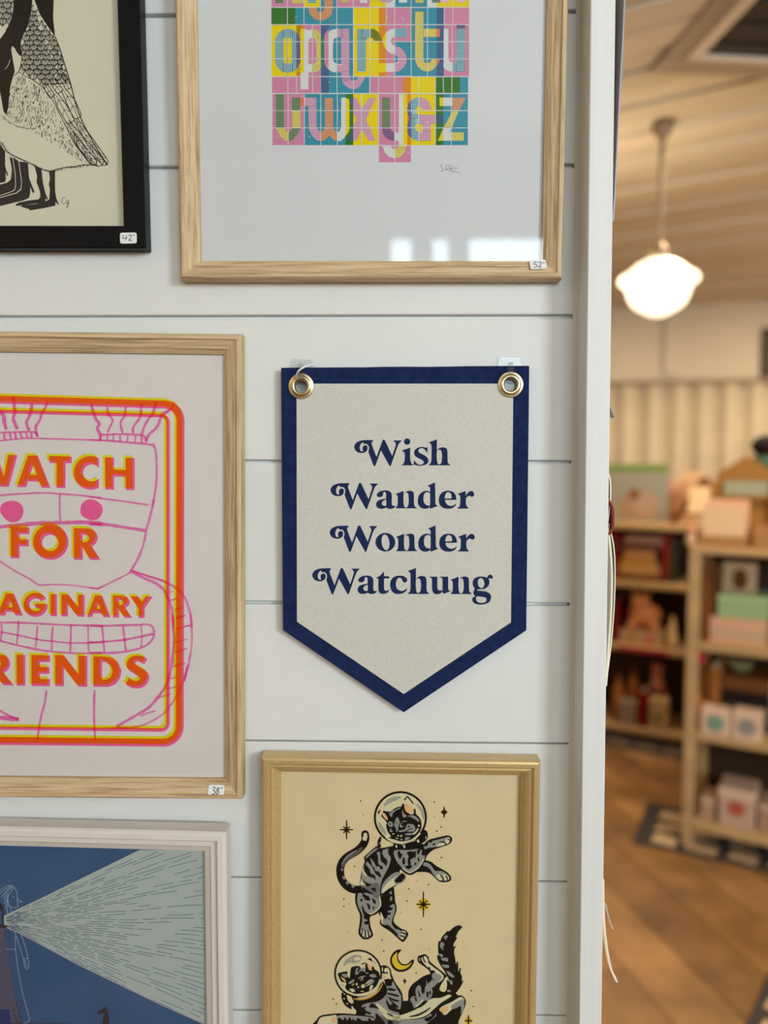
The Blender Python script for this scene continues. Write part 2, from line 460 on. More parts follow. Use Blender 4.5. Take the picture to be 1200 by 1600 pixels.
# ------------------------------------------------------------------ framed pictures
OAKH, OAKV = oak('oak_along', False), oak('oak_up', True)
BLK = mat('black_frame', (0.006, 0.006, 0.007), 0.42, 0.12)
GLD = mat('gold_frame', (0.68, 0.49, 0.235), 0.34, 0.5, metal=0.45, var=0.06, vscale=300, stretch=(1, 1, 1), bump=0.05, bscale=300)
WHT = mat('white_frame', (0.80, 0.745, 0.69), 0.45, 0.3, var=0.02, vscale=20)
P_WHITE = mat('paper_white', ph(202, 202, 207), 0.85, 0.1)
P_WARM = mat('paper_warm', ph(212, 204, 202), 0.85, 0.1, var=0.02, vscale=60)
P_CREAM = mat('paper_cream', ph(205, 199, 179), 0.85, 0.1)
P_TAN = mat('paper_tan', ph(214, 194, 153), 0.85, 0.1, var=0.03, vscale=30)
P_BLUE = mat('paper_blue', ph(58, 86, 126), 0.85, 0.1, var=0.10, vscale=14)
PW, GW = 0.0060, 0.0088

m_geese = Mount((200, 390), .001, 2.2, 0, .3)
f_geese, p_geese = frame_thing('picture_frame', 'black frame around a cream print of ink-drawn geese', (BLK, BLK), m_geese,
    (0.0225-.36, 0.0225, -.0025, .45), [(0, 0), (0, .015), (.001, .016), (.0198, .016), (.0207, .015), (.0212, .0115), (.0212, PW)], P_CREAM, PW, GW)
m_alpha = Mount((580, 436), .001, 1, 0, .15)
OAKP = [(0, 0), (0, .014), (.0012, .0172), (.0026, .018), (.005, .018), (.0064, .0158), (.009, .0148), (.014, .0128), (.0168, .0105), (.0182, .0095), (.0182, PW)]
f_alpha, p_alpha = frame_thing('picture_frame', 'oak frame around a white print of a multicoloured lowercase alphabet', (OAKH, OAKV), m_alpha,
    (-.1799, .179, -.0034, .47), OAKP, P_WHITE, PW, GW)
m_watch = Mount((200, 1250), .006, 0, -1.6, .5)
f_watch, p_watch = frame_thing('picture_frame', 'oak frame around a pink and orange print about imaginary friends', (OAKH, OAKV), m_watch,
    (.1178-.40, .1178, .0086, .4603), OAKP, P_WARM, PW, GW)
m_cats = Mount((620, 1400), .004, -1, 0, .3)
f_cats, p_cats = frame_thing('picture_frame', 'gold frame around a tan print of two cats in space helmets', (GLD, GLD), m_cats,
    (-.1337, .1383, .1473-.36, .1473), [(0, 0), (0, .017), (.0012, .0192), (.003, .020), (.0062, .020), (.0072, .0178), (.0086, .0168), (.0100, .0176), (.0122, .0166), (.0142, .0128), (.0176, .0102), (.0176, PW)], P_TAN, PW, GW)
m_light = Mount((200, 1450), .008, 0, 1.3, .1)
f_light, p_light = frame_thing('picture_frame', 'white frame around a blue lighthouse print with a pale beam', (WHT, WHT), m_light,
    (.106-.31, .106, .1118-.42, .1118), [(0, 0), (0, .0175), (.0015, .0195), (.0035, .020), (.0085, .020), (.0102, .0170), (.0112, .0160), (.0160, .0155), (.0176, .0138), (.0212, .0118), (.0235, .0105), (.0235, PW)], P_BLUE, PW, GW)

BLACKINK = ink('pen', 38, 38, 40)
STK = mat('sticker_paper', ph(214, 214, 216), 0.6, 0.2)
def sticker(root, mt, cx, cy, w_, h_, ang, wbase, slope, digits):
    a = math.radians(ang)
    out = [(cx+x*math.cos(a)-y*math.sin(a), cy+x*math.sin(a)+y*math.cos(a)) for x, y in rrect(-w_/2, -h_/2, w_/2, h_/2, 3.2)]
    uv = [mt.uv(x, y, wbase) for x, y in out]; vt = max(v for u, v in uv)
    V, Fc = prism(uv[::-1], wbase, wbase+0.0003)
    sh = lambda x, y, z: (x, y, z+(vt-y)*slope)
    st = mesh_obj('price_sticker', [sh(*v) for v in V], Fc, STK, root)
    pr = Print(mt, wbase+0.0003, st); pr.group('handwritten_price')
    for d in digits: pr.line(d, 1.1, BLACKINK, sm=len(d) > 2)
    pr.build()
    for o in st.children:
        for v in o.data.vertices: v.co.z += (vt-v.co.y)*slope
c = cr(0, 0, 4)
sticker(f_geese, m_geese, 200.7, 372, 26, 17, -1, .0162, 0, [c((772, 1469), (768, 1489), (795, 1487)), c((790, 1470), (787, 1503)), c((803, 1475), (812, 1468), (821, 1474), (814, 1489), (805, 1501), (826, 1502)), c((829, 1471), (840, 1469))])
c = cr(600, 200, 3.158)
sticker(f_alpha, m_alpha, 840, 414.2, 25.5, 16, -4, .0124, .45, [c((755, 662), (741, 664), (738, 676), (749, 675), (752, 685), (742, 692), (735, 690)), c((760, 668), (768, 662), (775, 668), (766, 684), (759, 690), (776, 690)), c((781, 668), (792, 666))])
c = cr(0, 880, 3)
sticker(f_watch, m_watch, 338.6, 1233.4, 25, 14.5, 1, .0137, .40, [c((997, 1050), (1006, 1047), (1010, 1053), (1002, 1060), (1011, 1066), (1008, 1075), (996, 1077)), c((1025, 1050), (1018, 1055), (1027, 1066), (1024, 1076), (1016, 1072), (1020, 1062), (1028, 1055), (1025, 1050)), c((1035, 1052), (1045, 1051))])

# ------------------------------------------------------------------ the felt pennant and its hooks
NAVY = mat('navy_felt', ph(24, 37, 74, 1.0), 0.95, 0.05, var=0.22, vscale=160, bump=0.5, bscale=1500, bdist=0.0006, sheen=0.15)
FELT = mat('cream_felt', ph(190, 188, 180), 0.95, 0.05, var=0.055, vscale=420, bump=0.5, bscale=1400, bdist=0.0006, sheen=0.1)
NAVYINK = ink('navy', 26, 38, 74)
BRASS = mat('brass', (0.74, 0.65, 0.42), 0.28, 0.5, metal=1.0)
m_pen = Mount((631, 600), .0055, 0, 0, 0)
pen = empty('pennant', m_pen.M, 'navy bordered felt pennant with a pointed bottom and four lines of lettering', 'pennant')
GL, GR = (470.7, 603.3), (797.7, 601.0)
w0, w1, w2 = .0015, .0042, .0052
P2 = lambda pts, w: [m_pen.uv(p[0], p[1], w) for p in pts]
edge = [(439.2, 574.8)] + [(439.2+387.8*t/12, 574.8-3.3*t/12+random.uniform(-.35, .35)) for t in range(1, 12)] + [(825.5, 571.5), (827, 573), (822.3, 985), (630.8, 1113), (442.2, 984.5)]
V, Fc = prism(P2(edge, w1), w0, w1, [P2(circ(*GL, 9.2, n=24), w1), P2(circ(*GR, 9.2, n=24), w1)])
mesh_obj('felt_backing', V, Fc, NAVY, pen)
panel = [(478.8, 599.4), (788.85, 599.4)] + circ(*GR, 9, n=10, a0=190, a1=61) + [(802.0, 608.9), (798.4, 972.5), (630.8, 1084.4), (464, 971.4), (463.4, 608.4)] + circ(*GL, 9, n=12, a0=145, a1=-26)
pn = mesh_obj('felt_panel', *prism(P2(panel, w2), w1, w2), FELT, pen)
for g in (GL, GR):
    u, v = m_pen.uv(*g, w2); R = 0.01235
    V, Fc = lathe([(R, -.0002), (R, .0006), (R-.0010, .0010), (R-.0021, .0008), (R-.0029, .0015), (R-.0040, .0022), (.0072, .0022), (.0062, .0014), (.0057, 0), (.0054, -.0050), (.0066, -.0052), (.0068, -.0012)], 40, True)
    mesh_obj('grommet', [(x+u, y+v, z+w2) for x, y, z in V], Fc, BRASS, pen, smooth=True)
# lettering
pr = Print(m_pen, w2, pn); pr.group('lettering')
def shift(pts, dx, dy): return [((p[0]+dx, p[1]+dy) + tuple(p[2:])) for p in pts]
c = cr(510, 740, 10)
gW = c((352, 150), (357, 160), (350, 178), (338, 192), (345, 236), (413, 414, 1), (503, 165), (512, 150), (525, 145), (540, 152), (550, 165), (658, 398, 1), (708, 245), (713, 205), (700, 182), (681, 168, 1), (681, 155, 1), (803, 155, 1), (802, 167, 1), (768, 200), (738, 262), (642, 538), (627, 552), (611, 543), (482, 313, 1), (398, 541), (381, 552), (364, 542), (283, 330, 1), (294, 290), (290, 245), (268, 218), (240, 208), (216, 212), (208, 197), (196, 188), (168, 212), (151, 262), (158, 305), (180, 327), (203, 322, 1), (194, 290), (201, 252), (232, 231), (263, 240), (274, 275), (262, 318), (225, 345), (175, 353), (110, 335), (72, 290), (66, 240), (98, 190), (160, 160), (230, 150))
ga = c((790, 352), (788, 325), (818, 288), (880, 265), (950, 264), (1005, 290), (1022, 345), (1022, 470), (1034, 498), (1058, 505), (1076, 497, 1), (1075, 517), (1045, 541), (1000, 552), (957, 546), (935, 528, 1), (905, 545), (860, 551), (808, 540), (779, 505), (782, 452), (820, 415), (880, 398), (932, 390, 1), (932, 330), (926, 300), (910, 287), (892, 293), (886, 315), (880, 345), (860, 362), (825, 368))
ga_h = c((932, 412), (892, 425), (868, 452), (871, 482), (897, 500), (932, 496))
c = cr(620, 740, 9.2308)
gn = c((95, 247, 1), (97, 290, 1), (130, 262), (180, 247), (227, 256), (246, 292), (248, 400), (256, 465), (285, 490, 1), (285, 501, 1), (140, 501), (-15, 501, 1), (-15, 491, 1), (5, 468), (12, 420), (12, 335), (5, 315), (-14, 298, 1), (-14, 291, 1), (50, 268))
gn_h = c((97, 305), (120, 277), (148, 276), (166, 305), (172, 400), (164, 455), (149, 484), (133, 492), (117, 482), (100, 445))
gd = c((552, 128, 1), (555, 300), (557, 420), (565, 448), (590, 461, 1), (590, 467, 1), (484, 508, 1), (478, 505, 1), (478, 480, 1), (450, 500), (400, 508), (348, 494), (311, 450), (302, 385), (320, 312), (370, 263), (430, 246), (480, 262, 1), (479, 212), (470, 194), (447, 178, 1), (447, 171, 1))
gd_h = c((478, 292), (455, 273), (427, 269), (396, 295), (385, 350), (391, 410), (420, 450), (455, 459), (478, 453))
ge = c((860, 379, 1), (695, 380, 1), (706, 420), (742, 456), (790, 465), (828, 452), (850, 430, 1), (858, 437, 1), (835, 477), (790, 501), (730, 508), (668, 494), (620, 450), (605, 385), (620, 310), (670, 262), (735, 247), (800, 258), (843, 298), (858, 350))
ge_h = c((692, 360, 1), (780, 360, 1), (790, 335), (780, 290), (750, 270), (720, 275), (698, 310))
gr = c((993, 250, 1), (995, 318, 1), (1020, 280), (1055, 254), (1090, 254), (1112, 280), (1115, 310), (1100, 331), (1075, 333), (1055, 321), (1030, 326), (1005, 347), (997, 370), (997, 420), (1005, 465), (1031, 490, 1), (1031, 505, 1), (874, 505, 1), (874, 494, 1), (900, 478), (912, 440), (915, 350), (908, 318), (880, 298, 1), (880, 291, 1))
c = cr(545, 670, 7.0588)
gi = c((678, 207, 1), (677, 300), (680, 350), (690, 380), (708, 395, 1), (708, 403, 1), (587, 403, 1), (587, 394, 1), (605, 380), (615, 350), (617, 300), (615, 268), (605, 255), (588, 244, 1), (588, 238, 1))
gs = c((868, 203, 1), (869, 270, 1), (855, 252), (832, 224), (800, 213), (775, 225), (768, 246), (785, 268), (830, 290), (868, 320), (878, 360), (855, 392), (800, 408), (755, 405), (732, 398), (716, 403, 1), (718, 340, 1), (735, 365), (765, 392), (795, 396), (820, 385), (825, 362), (800, 340), (760, 320), (728, 295), (720, 260), (735, 225), (775, 203), (815, 200), (850, 208))
gh = c((972, 115, 1), (972, 236, 1), (1000, 212), (1040, 204), (1075, 215), (1088, 250), (1090, 350), (1098, 380), (1117, 395, 1), (1117, 403, 1), (1000, 403), (882, 403, 1), (882, 395, 1), (900, 380), (910, 350), (912, 200), (905, 170), (885, 152, 1), (885, 146, 1), (930, 132))
gh_h = c((972, 250), (998, 231), (1019, 245), (1028, 290), (1026, 340), (1019, 376), (1000, 392), (984, 386), (973, 350))
c = cr(480, 875, 8)
gt = c((960, 140, 1), (961, 201, 1), (1026, 204, 1), (1026, 231, 1), (961, 231, 1), (962, 350), (971, 379), (995, 384), (1026, 370, 1), (1029, 377, 1), (1000, 410), (950, 425), (905, 411), (890, 370), (889, 231, 1), (864, 231, 1), (864, 221, 1), (915, 190))
c = cr(620, 875, 7.5)
gc = c((120, 336, 1), (115, 357), (80, 386), (30, 398), (-20, 395), (-62, 360), (-80, 290), (-65, 230), (-25, 195), (30, 183), (80, 189), (115, 214), (122, 240), (110, 260), (85, 263), (66, 245), (55, 220), (30, 208), (5, 225), (-10, 270), (-5, 320), (20, 350), (60, 362), (95, 350), (114, 331, 1))
gu = c((384, 195, 1), (475, 195, 1), (475, 310), (481, 345), (500, 356), (535, 356, 1), (534, 230), (528, 212), (506, 203, 1), (506, 195, 1), (603, 195, 1), (603, 330), (611, 353), (629, 361, 1), (629, 366, 1), (545, 398, 1), (538, 371, 1), (505, 394), (465, 402), (430, 386), (414, 345), (412, 235), (405, 214), (384, 203, 1))
gg = c((1060, 207, 1), (1070, 182), (1095, 171), (1118, 183), (1126, 205), (1115, 220), (1095, 217), (1076, 213, 1), (1086, 255), (1075, 300), (1035, 335), (985, 343), (945, 345, 1), (940, 356, 1), (985, 362), (1050, 371), (1095, 400), (1105, 440), (1085, 490), (1030, 518), (960, 522), (905, 505), (883, 468), (893, 438), (920, 425, 1), (899, 400), (898, 370), (914, 335, 1), (893, 300), (888, 260), (905, 220), (950, 197), (1005, 194), (1040, 201))
gg_h1 = c(*[(988+38*math.cos(t*PI/8)+4*math.sin(t*PI/8), 270+58*math.sin(t*PI/8)) for t in range(16)])
gg_h2 = c((938, 428), (929, 458), (945, 490), (990, 503), (1035, 494), (1051, 465), (1035, 440), (985, 431))
c = cr(510, 808, 5)
go = c(*[(460.5+77*math.cos(t*PI/10), 196+73*math.sin(t*PI/10)) for t in range(20)])
go_h = c(*[(462+30*math.cos(t*PI/10)+6*math.sin(t*PI/10), 197+61*math.sin(t*PI/10)) for t in range(20)])
def glyph(o, dx=0, dy=0, *holes):
    pr.poly(smooth(shift(o, dx, dy)), NAVYINK, 0, [smooth(shift(h, dx, dy)) for h in holes])
glyph(gW, 37, -67.4); glyph(gi); pr.poly(circ(545+643/7.0588, 670+141/7.0588, 5.0, n=20), NAVYINK); glyph(gs); glyph(gh, 0, 0, gh_h)
glyph(gW); glyph(ga, 0, 0, ga_h)
for dx, dy in ((0, 0), (0.8, 67)):
    glyph(gn, dx, dy, gn_h); glyph(gd, dx, dy, gd_h); glyph(ge, dx, dy, ge_h); glyph(gr, dx, dy)
glyph(gW, -1.3, 66.5); glyph(go, 0, 0, go_h)
glyph(gW, -28.6, 133); glyph(ga, -28.9, 133, ga_h); glyph(gt); glyph(gc); glyph(gh, -32.8, 201, gh_h); glyph(gu); glyph(gn, 86, 134, gn_h); glyph(gg, 0, 0, gg_h1, gg_h2)
pr.build()
# clear cord through the left grommet
CORD = mat('clear_cord', (0.85, 0.86, 0.86), 0.2, 0.6)
pth = []
for x, y, w in [(464.5, 596, .004), (463.3, 590, .0085), (463.8, 584.5, .0125), (467, 579, .0150), (473, 574.8, .0145), (481, 571.3, .0105), (489, 570.3, .0050), (496, 571.6, .0008)]:
    pth.append((*m_pen.uv(x, y, w), w))
ps = []
for i in range(len(pth)-1):
    for k in range(4):
        t = k/4; p0, p1, p2, p3 = [Vector(pth[max(0, min(len(pth)-1, i+j))]) for j in (-1, 0, 1, 2)]
        ps.append(0.5*((2*p1)+(p2-p0)*t+(2*p0-5*p1+4*p2-p3)*t*t+(3*p1-p0-3*p2+p3)*t**3))
mesh_obj('tag_cord', *tube(ps, .00085), CORD, pen, smooth=True)

CLEAR = glass_mat('clear_plastic', (0.955, 0.965, 0.965), 1.42, 0.04)
CLEARA = glass_mat('clear_arm', (0.90, 0.91, 0.91), 1.9, 0.12)
def clear_hook(label, plate, gx, gy, topy):
    m = Mount((gx, gy), .0003)
    r = empty('adhesive_hook', m.M, label, 'hook')
    pts = [m.uv(x, y, .003) for x, y in plate]; cx = sum(p[0] for p in pts)/len(pts); cy = sum(p[1] for p in pts)/len(pts)
    ins = [(cx+(p[0]-cx)*.93, cy+(p[1]-cy)*.95) for p in pts]
    n = len(pts)
    V = [(*p, 0) for p in pts] + [(*p, .0022) for p in pts] + [(*p, .0034) for p in ins]
    Fc = [tuple(range(n)), tuple(range(3*n-1, 2*n-1, -1))] + [(i+k*n, i+n+k*n, (i+1) % n+n+k*n, (i+1) % n+k*n) for k in (0, 1) for i in range(n)]
    mesh_obj('hook_plate', V, Fc, CLEAR, r)
    V, Fc = [], []
    sec = [(topy-3, .0036, 3.2, .0012), (topy-1.5, .0105, 3.8, .0014), (topy+3, .0165, 4.5, .0014), (topy+12, .0185, 5.6, .0014), (topy+20, .0178, 6.4, .0014), (topy+27, .0148, 6.6, .0014), (topy+31, .0105, 6.2, .0012)]
    for y, w, hw, th in sec:
        for sx, dw in ((-1, th), (1, th), (1, -th), (-1, -th)):
            u, v = m.uv(gx+sx*hw, y, w); V.append((u, v, w+dw*0.6))
    for i in range(len(sec)-1):
        for k in range(4): Fc.append((i*4+k, i*4+(k+1) % 4, i*4+4+(k+1) % 4, i*4+4+k))
    Fc += [(0, 1, 2, 3), tuple(len(V)-1-k for k in range(4))]
    mesh_obj('hook_arm', V, [f[::-1] for f in Fc], CLEARA, r)
clear_hook('clear plastic hook behind the pennant corner with the white cord', [(455.5, 560.3), (487.6, 562), (488.6, 575), (488.6, 626), (452, 626), (451.7, 574)], 470, 600, 571)
clear_hook('clear plastic hook behind the pennant corner nearest the white end board', [(779, 558.2), (780.5, 557), (812, 557), (814, 558.5), (814.2, 564), (817.2, 572), (816.5, 626), (776.2, 626), (776, 573)], 798, 600, 569)

# ------------------------------------------------------------------ print: geese
pr = Print(m_geese, PW, p_geese)
K1 = ink('black', 16, 17, 20); K2 = ink('blueblack', 15, 19, 28); CRM = ink('cream_gap', 204, 196, 172)
pr.group('printed_geese')
pr.poly([(-30, 40), (0, 61), (8, 50), (15, 38), (20, 22), (22, 0), (22, -40), (40, -60), (86, -60), (84, 0), (83, 28), (85, 47), (86, 57), (77, 45), (62, 22), (53, -2), (50, -2), (48, 18), (42, 42), (36, 53), (32, 66), (34, 88), (30, 86.5), (26, 81), (23, 75), (19, 72), (17.5, 77), (20, 93), (22, 103), (23, 112), (18, 128), (16, 137), (14.5, 150), (13, 168), (10.5, 177), (8.5, 178.5), (5.5, 174), (2.5, 157), (0, 143), (-30, 120)], K1, 0)
pr.line([(8, 108), (12.5, 102), (16, 93)], .8, CRM, 1, True)
TH = 1.25
wing = [(50, 0), (48, 20), (42, 42), (36, 55), (32, 68), (34, 88), (33, 100), (29, 112), (38, 118), (50, 124), (64, 134), (75, 147), (84, 160), (95, 182), (104, 200), (115, 222), (128, 240), (142, 257), (151, 258), (160, 261.5), (166, 261), (168, 258), (156, 240), (140, 212), (126, 185), (119, 165), (110, 130), (100, 97), (93, 75), (86, 57), (77, 45), (62, 22), (53, 0)]
def inside(x, y, P):
    c_ = False
    for i in range(len(P)):
        (x1, y1), (x2, y2) = P[i][:2], P[i-1][:2]
        if (y1 > y) != (y2 > y) and x < (x2-x1)*(y-y1)/(y2-y1)+x1: c_ = not c_
    return c_
pr.group('printed_feathers')
pr.line([(86, 57), (93, 75), (100, 97), (110, 130), (119, 165), (127, 186), (140, 212), (156, 240), (168, 257)], 1.6, K2, 2, True)
pr.line([(29, 112), (38, 118), (50, 124), (64, 134), (75, 147), (84, 160), (95, 182), (104, 200), (115, 222), (128, 240), (142, 257), (151, 258)], 1.1, K2, 2, True)
pr.line([(50, -2), (48, 20), (42, 42), (36, 55), (32, 68), (34, 88), (33, 100), (29, 112), (22, 118)], 1.2, K2, 2, True)
def scallops(region, x0, x1, y0, y1, rx, ry):
    row = 0; y = y0
    while y < y1:
        x = x0 + (rx if row % 2 else 0)
        while x < x1:
            cx_, cy_ = x+random.uniform(-1, 1), y+random.uniform(-1, 1)
            arc = [p for p in circ(cx_, cy_, rx, ry, 14, 0, 180) if inside(*p, region)]
            if len(arc) > 1: pr.line(arc, TH, K2, 3)
            for a in (22, 48, 70, 92, 114, 138, 160):
                q = (cx_+rx*math.cos(math.radians(a)), cy_+ry*math.sin(math.radians(a))); o_ = (cx_+rx*.25*math.cos(math.radians(a)), cy_-ry*.1)
                if inside(*q, region) and inside(*o_, region): pr.line([o_, q], .75, K2, 4)
            x += 2*rx
        y += ry*.80; row += 1
scallops([p for p in wing if p[1] < 135] + [(96, 135)], 27, 118, -6, 134, 6.3, 9.5)
gl = [(-20, -20), (22, -20), (22, 0), (20, 20), (15, 36), (9, 46), (0, 40), (-20, 30)]
scallops(gl, -16, 26, -14, 46, 6.6, 10.5)
pr.line([(22, 0), (20, 20), (15, 37), (9, 48)], 1, K2, 3, True)
def feather(ax, hw, n, blunt=True):
    """a long quill: outline, shaft and slanting barbs"""
    A = [Vector(p) for p in smooth(ax, False, 8)]; m = len(A)
    L, R_ = [], []
    for i, p in enumerate(A):
        d = (A[min(i+1, m-1)]-A[max(i-1, 0)]).normalized(); nn = Vector((-d.y, d.x)); t = i/(m-1)
        h = hw*(min(1, .45+t*1.2)) * (1 if t < .86 else math.sqrt(max(0, 1-((t-.86)/.14)**2)))
        L.append(p+nn*h); R_.append(p-nn*h)
    pr.line(L+R_[::-1], TH, K2, 3); pr.line(A, .8, K2, 4)
    for k in range(1, n):
        i = int(m*k/n*.86); j = min(m-1, i+max(1, int(m*.13)))
        pr.line([A[i], L[j]], .75, K2, 5); pr.line([A[i], R_[j]], .75, K2, 5)
for ax, hw, n in [([(80, 122), (86, 132), (95, 144)], 5.5, 4), ([(95, 114), (101, 126), (108, 139)], 5, 4), ([(68, 130), (75, 140), (82, 152)], 4.5, 3),
                  ([(86, 146), (98, 168), (112, 192)], 7, 3), ([(99, 140), (112, 162), (122, 185)], 7, 3),
                  ([(104, 190), (126, 222), (160, 258)], 8.5, 11), ([(118, 186), (140, 220), (167, 258)], 6, 9), ([(112, 205), (130, 233), (150, 257)], 5, 6)]:
    feather(ax, hw, n)
belly = [(29, 113), (50, 125), (66, 138), (80, 158), (92, 182), (103, 204), (118, 230), (138, 254), (122, 248), (98, 234), (72, 216), (58, 206), (48, 200), (28, 190), (10, 182), (14, 150), (18, 128)]
pr.group('printed_down')
n = 0
while n < 500:
    x, y = random.uniform(8, 140), random.uniform(112, 256)
    if not inside(x, y, belly): continue
    a = math.radians(118 - (x-10)*.48 + random.uniform(-8, 8)); l = random.uniform(2.8, 5.0)
    pr.line([(x, y), (x+math.cos(a)*l, y+math.sin(a)*l)], .62, K2, 3); n += 1
hem = smooth([(-30, 205), (0, 222), (10, 236), (25, 245), (43, 253), (55, 259), (63, 263), (77, 267), (90, 264), (105, 261), (118, 260), (130, 257.5), (144, 257)], False, 8)
pr.line(hem, .9, K2, 3)
for p in hem:
    for k in range(3):
        x, y = p[0]+random.uniform(-2, 2), p[1]+random.uniform(-1.2, 1.2); a = math.radians(random.uniform(20, 75))
        pr.line([(x, y), (x+math.cos(a)*3, y+math.sin(a)*2.4)], .45, K2, 4)
for p in smooth([(3, 181), (15, 191), (30, 197), (47, 200), (62, 195)], False, 6) + smooth([(52, 132), (58, 148), (63, 170), (65, 192)], False, 6):
    for k in range(2):
        x, y = p[0]+random.uniform(-1.5, 1.5), p[1]+random.uniform(-1, 1); a = math.radians(random.uniform(25, 80))
        pr.line([(x, y), (x+math.cos(a)*3.6, y+math.sin(a)*3)], .5, K2, 4)
pr.group('printed_legs')
for i, P in enumerate([
    [(-30, 210), (0, 225), (8, 237), (8, 258), (9.5, 265), (13, 273), (11.5, 275), (9, 269), (9, 281), (7.5, 284.5), (0, 286), (-30, 290)],
    [(15, 245), (19.5, 247), (23, 270), (24, 290), (22, 297), (15, 300), (0, 305), (-30, 312), (-30, 295), (0, 288.5), (12, 285), (17, 280), (18.5, 265)],
    [(20.3, 245.5), (29, 252), (32, 275), (33.3, 285), (32, 295), (25, 301), (0, 308.3), (-30, 318), (-30, 314), (0, 306), (15, 301.2), (23, 297.6), (25, 290), (24, 270)],
    [(30, 252.3), (43.5, 254), (45.5, 278), (50, 290), (53.8, 299), (52, 302), (50.5, 300), (47.5, 292), (47, 303), (45, 309.5), (37, 313), (0, 322), (-30, 330), (-30, 319), (0, 309.5), (26, 302), (33, 296.4), (34.3, 284), (33, 275)],
    [(54, 260), (64.5, 262.5), (67, 285), (71, 302), (75, 311), (73.5, 312.3), (71.5, 310), (70.8, 315), (62, 317.2), (33, 321), (25, 321.6), (24.4, 319.5), (30, 316), (45, 313.3), (60, 311.5), (63, 308), (62.6, 300), (60, 292), (57, 285), (58, 275)],
    [(76.5, 266.5), (86, 266), (86, 298), (88.3, 311), (92, 319), (90.3, 320), (87, 315), (86.4, 321.3), (70, 325), (50, 328.3), (47, 329), (45, 326.6), (38, 324.5), (32, 322.4), (35, 320.6), (55, 318.8), (70, 315.3), (77, 311.5), (78, 295), (76, 287.5), (78, 281)]]):
    pr.poly(P, K1 if i in (0, 1) else K2, 1)
pr.group('signature')
pr.line([(102, 310), (99.5, 308.6), (97, 312), (97, 316.5), (99.5, 318), (102.5, 316.3)], .7, K2, 3, True)
pr.line([(107.2, 313.5), (104.8, 313), (103.6, 316.5), (105.6, 317.8), (107.3, 314), (106.6, 320), (105, 325), (104, 323.5), (104.6, 320), (107, 317)], .7, K2, 4, True)
pr.build()

# ------------------------------------------------------------------ print: alphabet tiles
pr = Print(m_alpha, PW, p_alpha)
cPK, cYL, cBL, cGN, cNV, cOR = ink('pink', 196, 124, 156), ink('yellow', 221, 194, 12), ink('teal', 52, 134, 158), ink('green', 48, 108, 42), ink('navyblue', 62, 92, 132), ink('orange', 208, 128, 32)
cWH = ink('white', 203, 203, 204); cLB = ink('lightblue', 142, 186, 200); cLP = ink('lightpink', 216, 164, 192); cPY = ink('paleyellow', 222, 204, 112); cPU = ink('purple', 122, 92, 142)
cSG = ink('sage', 118, 148, 106); cSA = ink('salmon', 218, 156, 116); cOL = ink('olive', 132, 134, 28); cRD = ink('coral', 214, 110, 88); cDG = ink('deepgreen', 48, 118, 96)
sDK = ink('stripe_dark', 42, 62, 78); sMG = ink('stripe_plum', 134, 84, 118); sOL = ink('stripe_olive', 150, 132, 50); sBR = ink('stripe_brown', 132, 78, 52); sBK = ink('stripe_black', 44, 52, 40)
pr.group('printed_tiles')
def tiles(y0, y1, L):
    for x0, x1, m in L: pr.poly(rect(x0, y0, x1, y1), m, 0)
tiles(-52, -27, [(424, 475, cYL), (475, 526, cPK), (526, 603, cBL), (603, 655, cPK), (655, 733, cYL)])
tiles(-27, 10.8, [(424, 475, cPK), (475, 500.5, cYL), (500.5, 526, cBL), (526, 577.5, cPK), (578, 603.3, cYL), (617, 668, cBL), (683, 733, cYL)])
tiles(12.3, 37.8, [(424, 461.5, cGN), (461.5, 552, cBL), (552.8, 592, cYL), (592, 603.3, cOR), (603.3, 642, cPK), (642.8, 682.2, cBL), (682.2, 694, cNV), (694, 733, cPK)])
tiles(39.4, 119, [(424.4, 475, cYL), (463, 469.5, cOR), (475, 501, cPK), (501.3, 514, cNV), (514, 551.8, cBL), (553, 592, cYL), (592, 603.3, cOR), (603.3, 617, cPK), (642.8, 682.2, cBL), (682.2, 693.4, cNV), (693.4, 733, cPK)])
for a in [(617, 39.4, 642, 65, cPK), (617, 65, 642, 118.4, cBL), (501.3, 57, 507, 105, cDG), (592, 98.6, 603.3, 113, cYL), (469.5, 39.4, 475, 45, cOR), (463, 112.8, 469.5, 119, cOR)]:
    pr.poly(rect(*a[:4]), a[4], 1)
pr.poly(smooth([(514, 45), (508.5, 52), (506.8, 60), (506.8, 92), (508.5, 103), (514, 109.5)], False), cPK, 2)
tiles(120.5, 145.2, [(425, 462.8, cPK), (463.8, 501, cPK), (501.3, 514, cNV), (514, 577, cBL), (578.8, 629.5, cPK), (629.5, 642, cOR), (642, 680, cYL), (681, 719, cGN), (719, 731.5, cBL)])
tiles(147, 226.8, [(425.6, 475, cPK), (476, 540, cBL), (540, 552, cGN), (552, 590.3, cYL), (592, 630, cPK), (630, 636.4, cYL), (636.4, 642, cOR), (642, 680, cYL), (681, 692.5, cGN), (692.5, 731, cBL)])
pr.poly(rect(592, 228.2, 642, 253.6), cPK, 0)
stripe_jobs = []
def seg_clip(loops, axis, cst, lo, hi):
    xs = []
    for P in loops:
        for i in range(len(P)):
            a, b_ = P[i], P[i-1]; u, v = 1-axis, axis    # axis 0: horizontal line y = cst
            if (a[u] > cst) != (b_[u] > cst): xs.append(a[v]+(b_[v]-a[v])*(cst-a[u])/(b_[u]-a[u]))
    xs.sort()
    return [(max(lo, p), min(hi, q)) for p, q in zip(xs[::2], xs[1::2]) if min(hi, q)-max(lo, p) > .4]
def letter(P, m, stripes=None, regions=(), holes=(), layer=3):
    pr.poly(P, m, layer, holes)
    stripe_jobs.append((P, holes, stripes, regions))
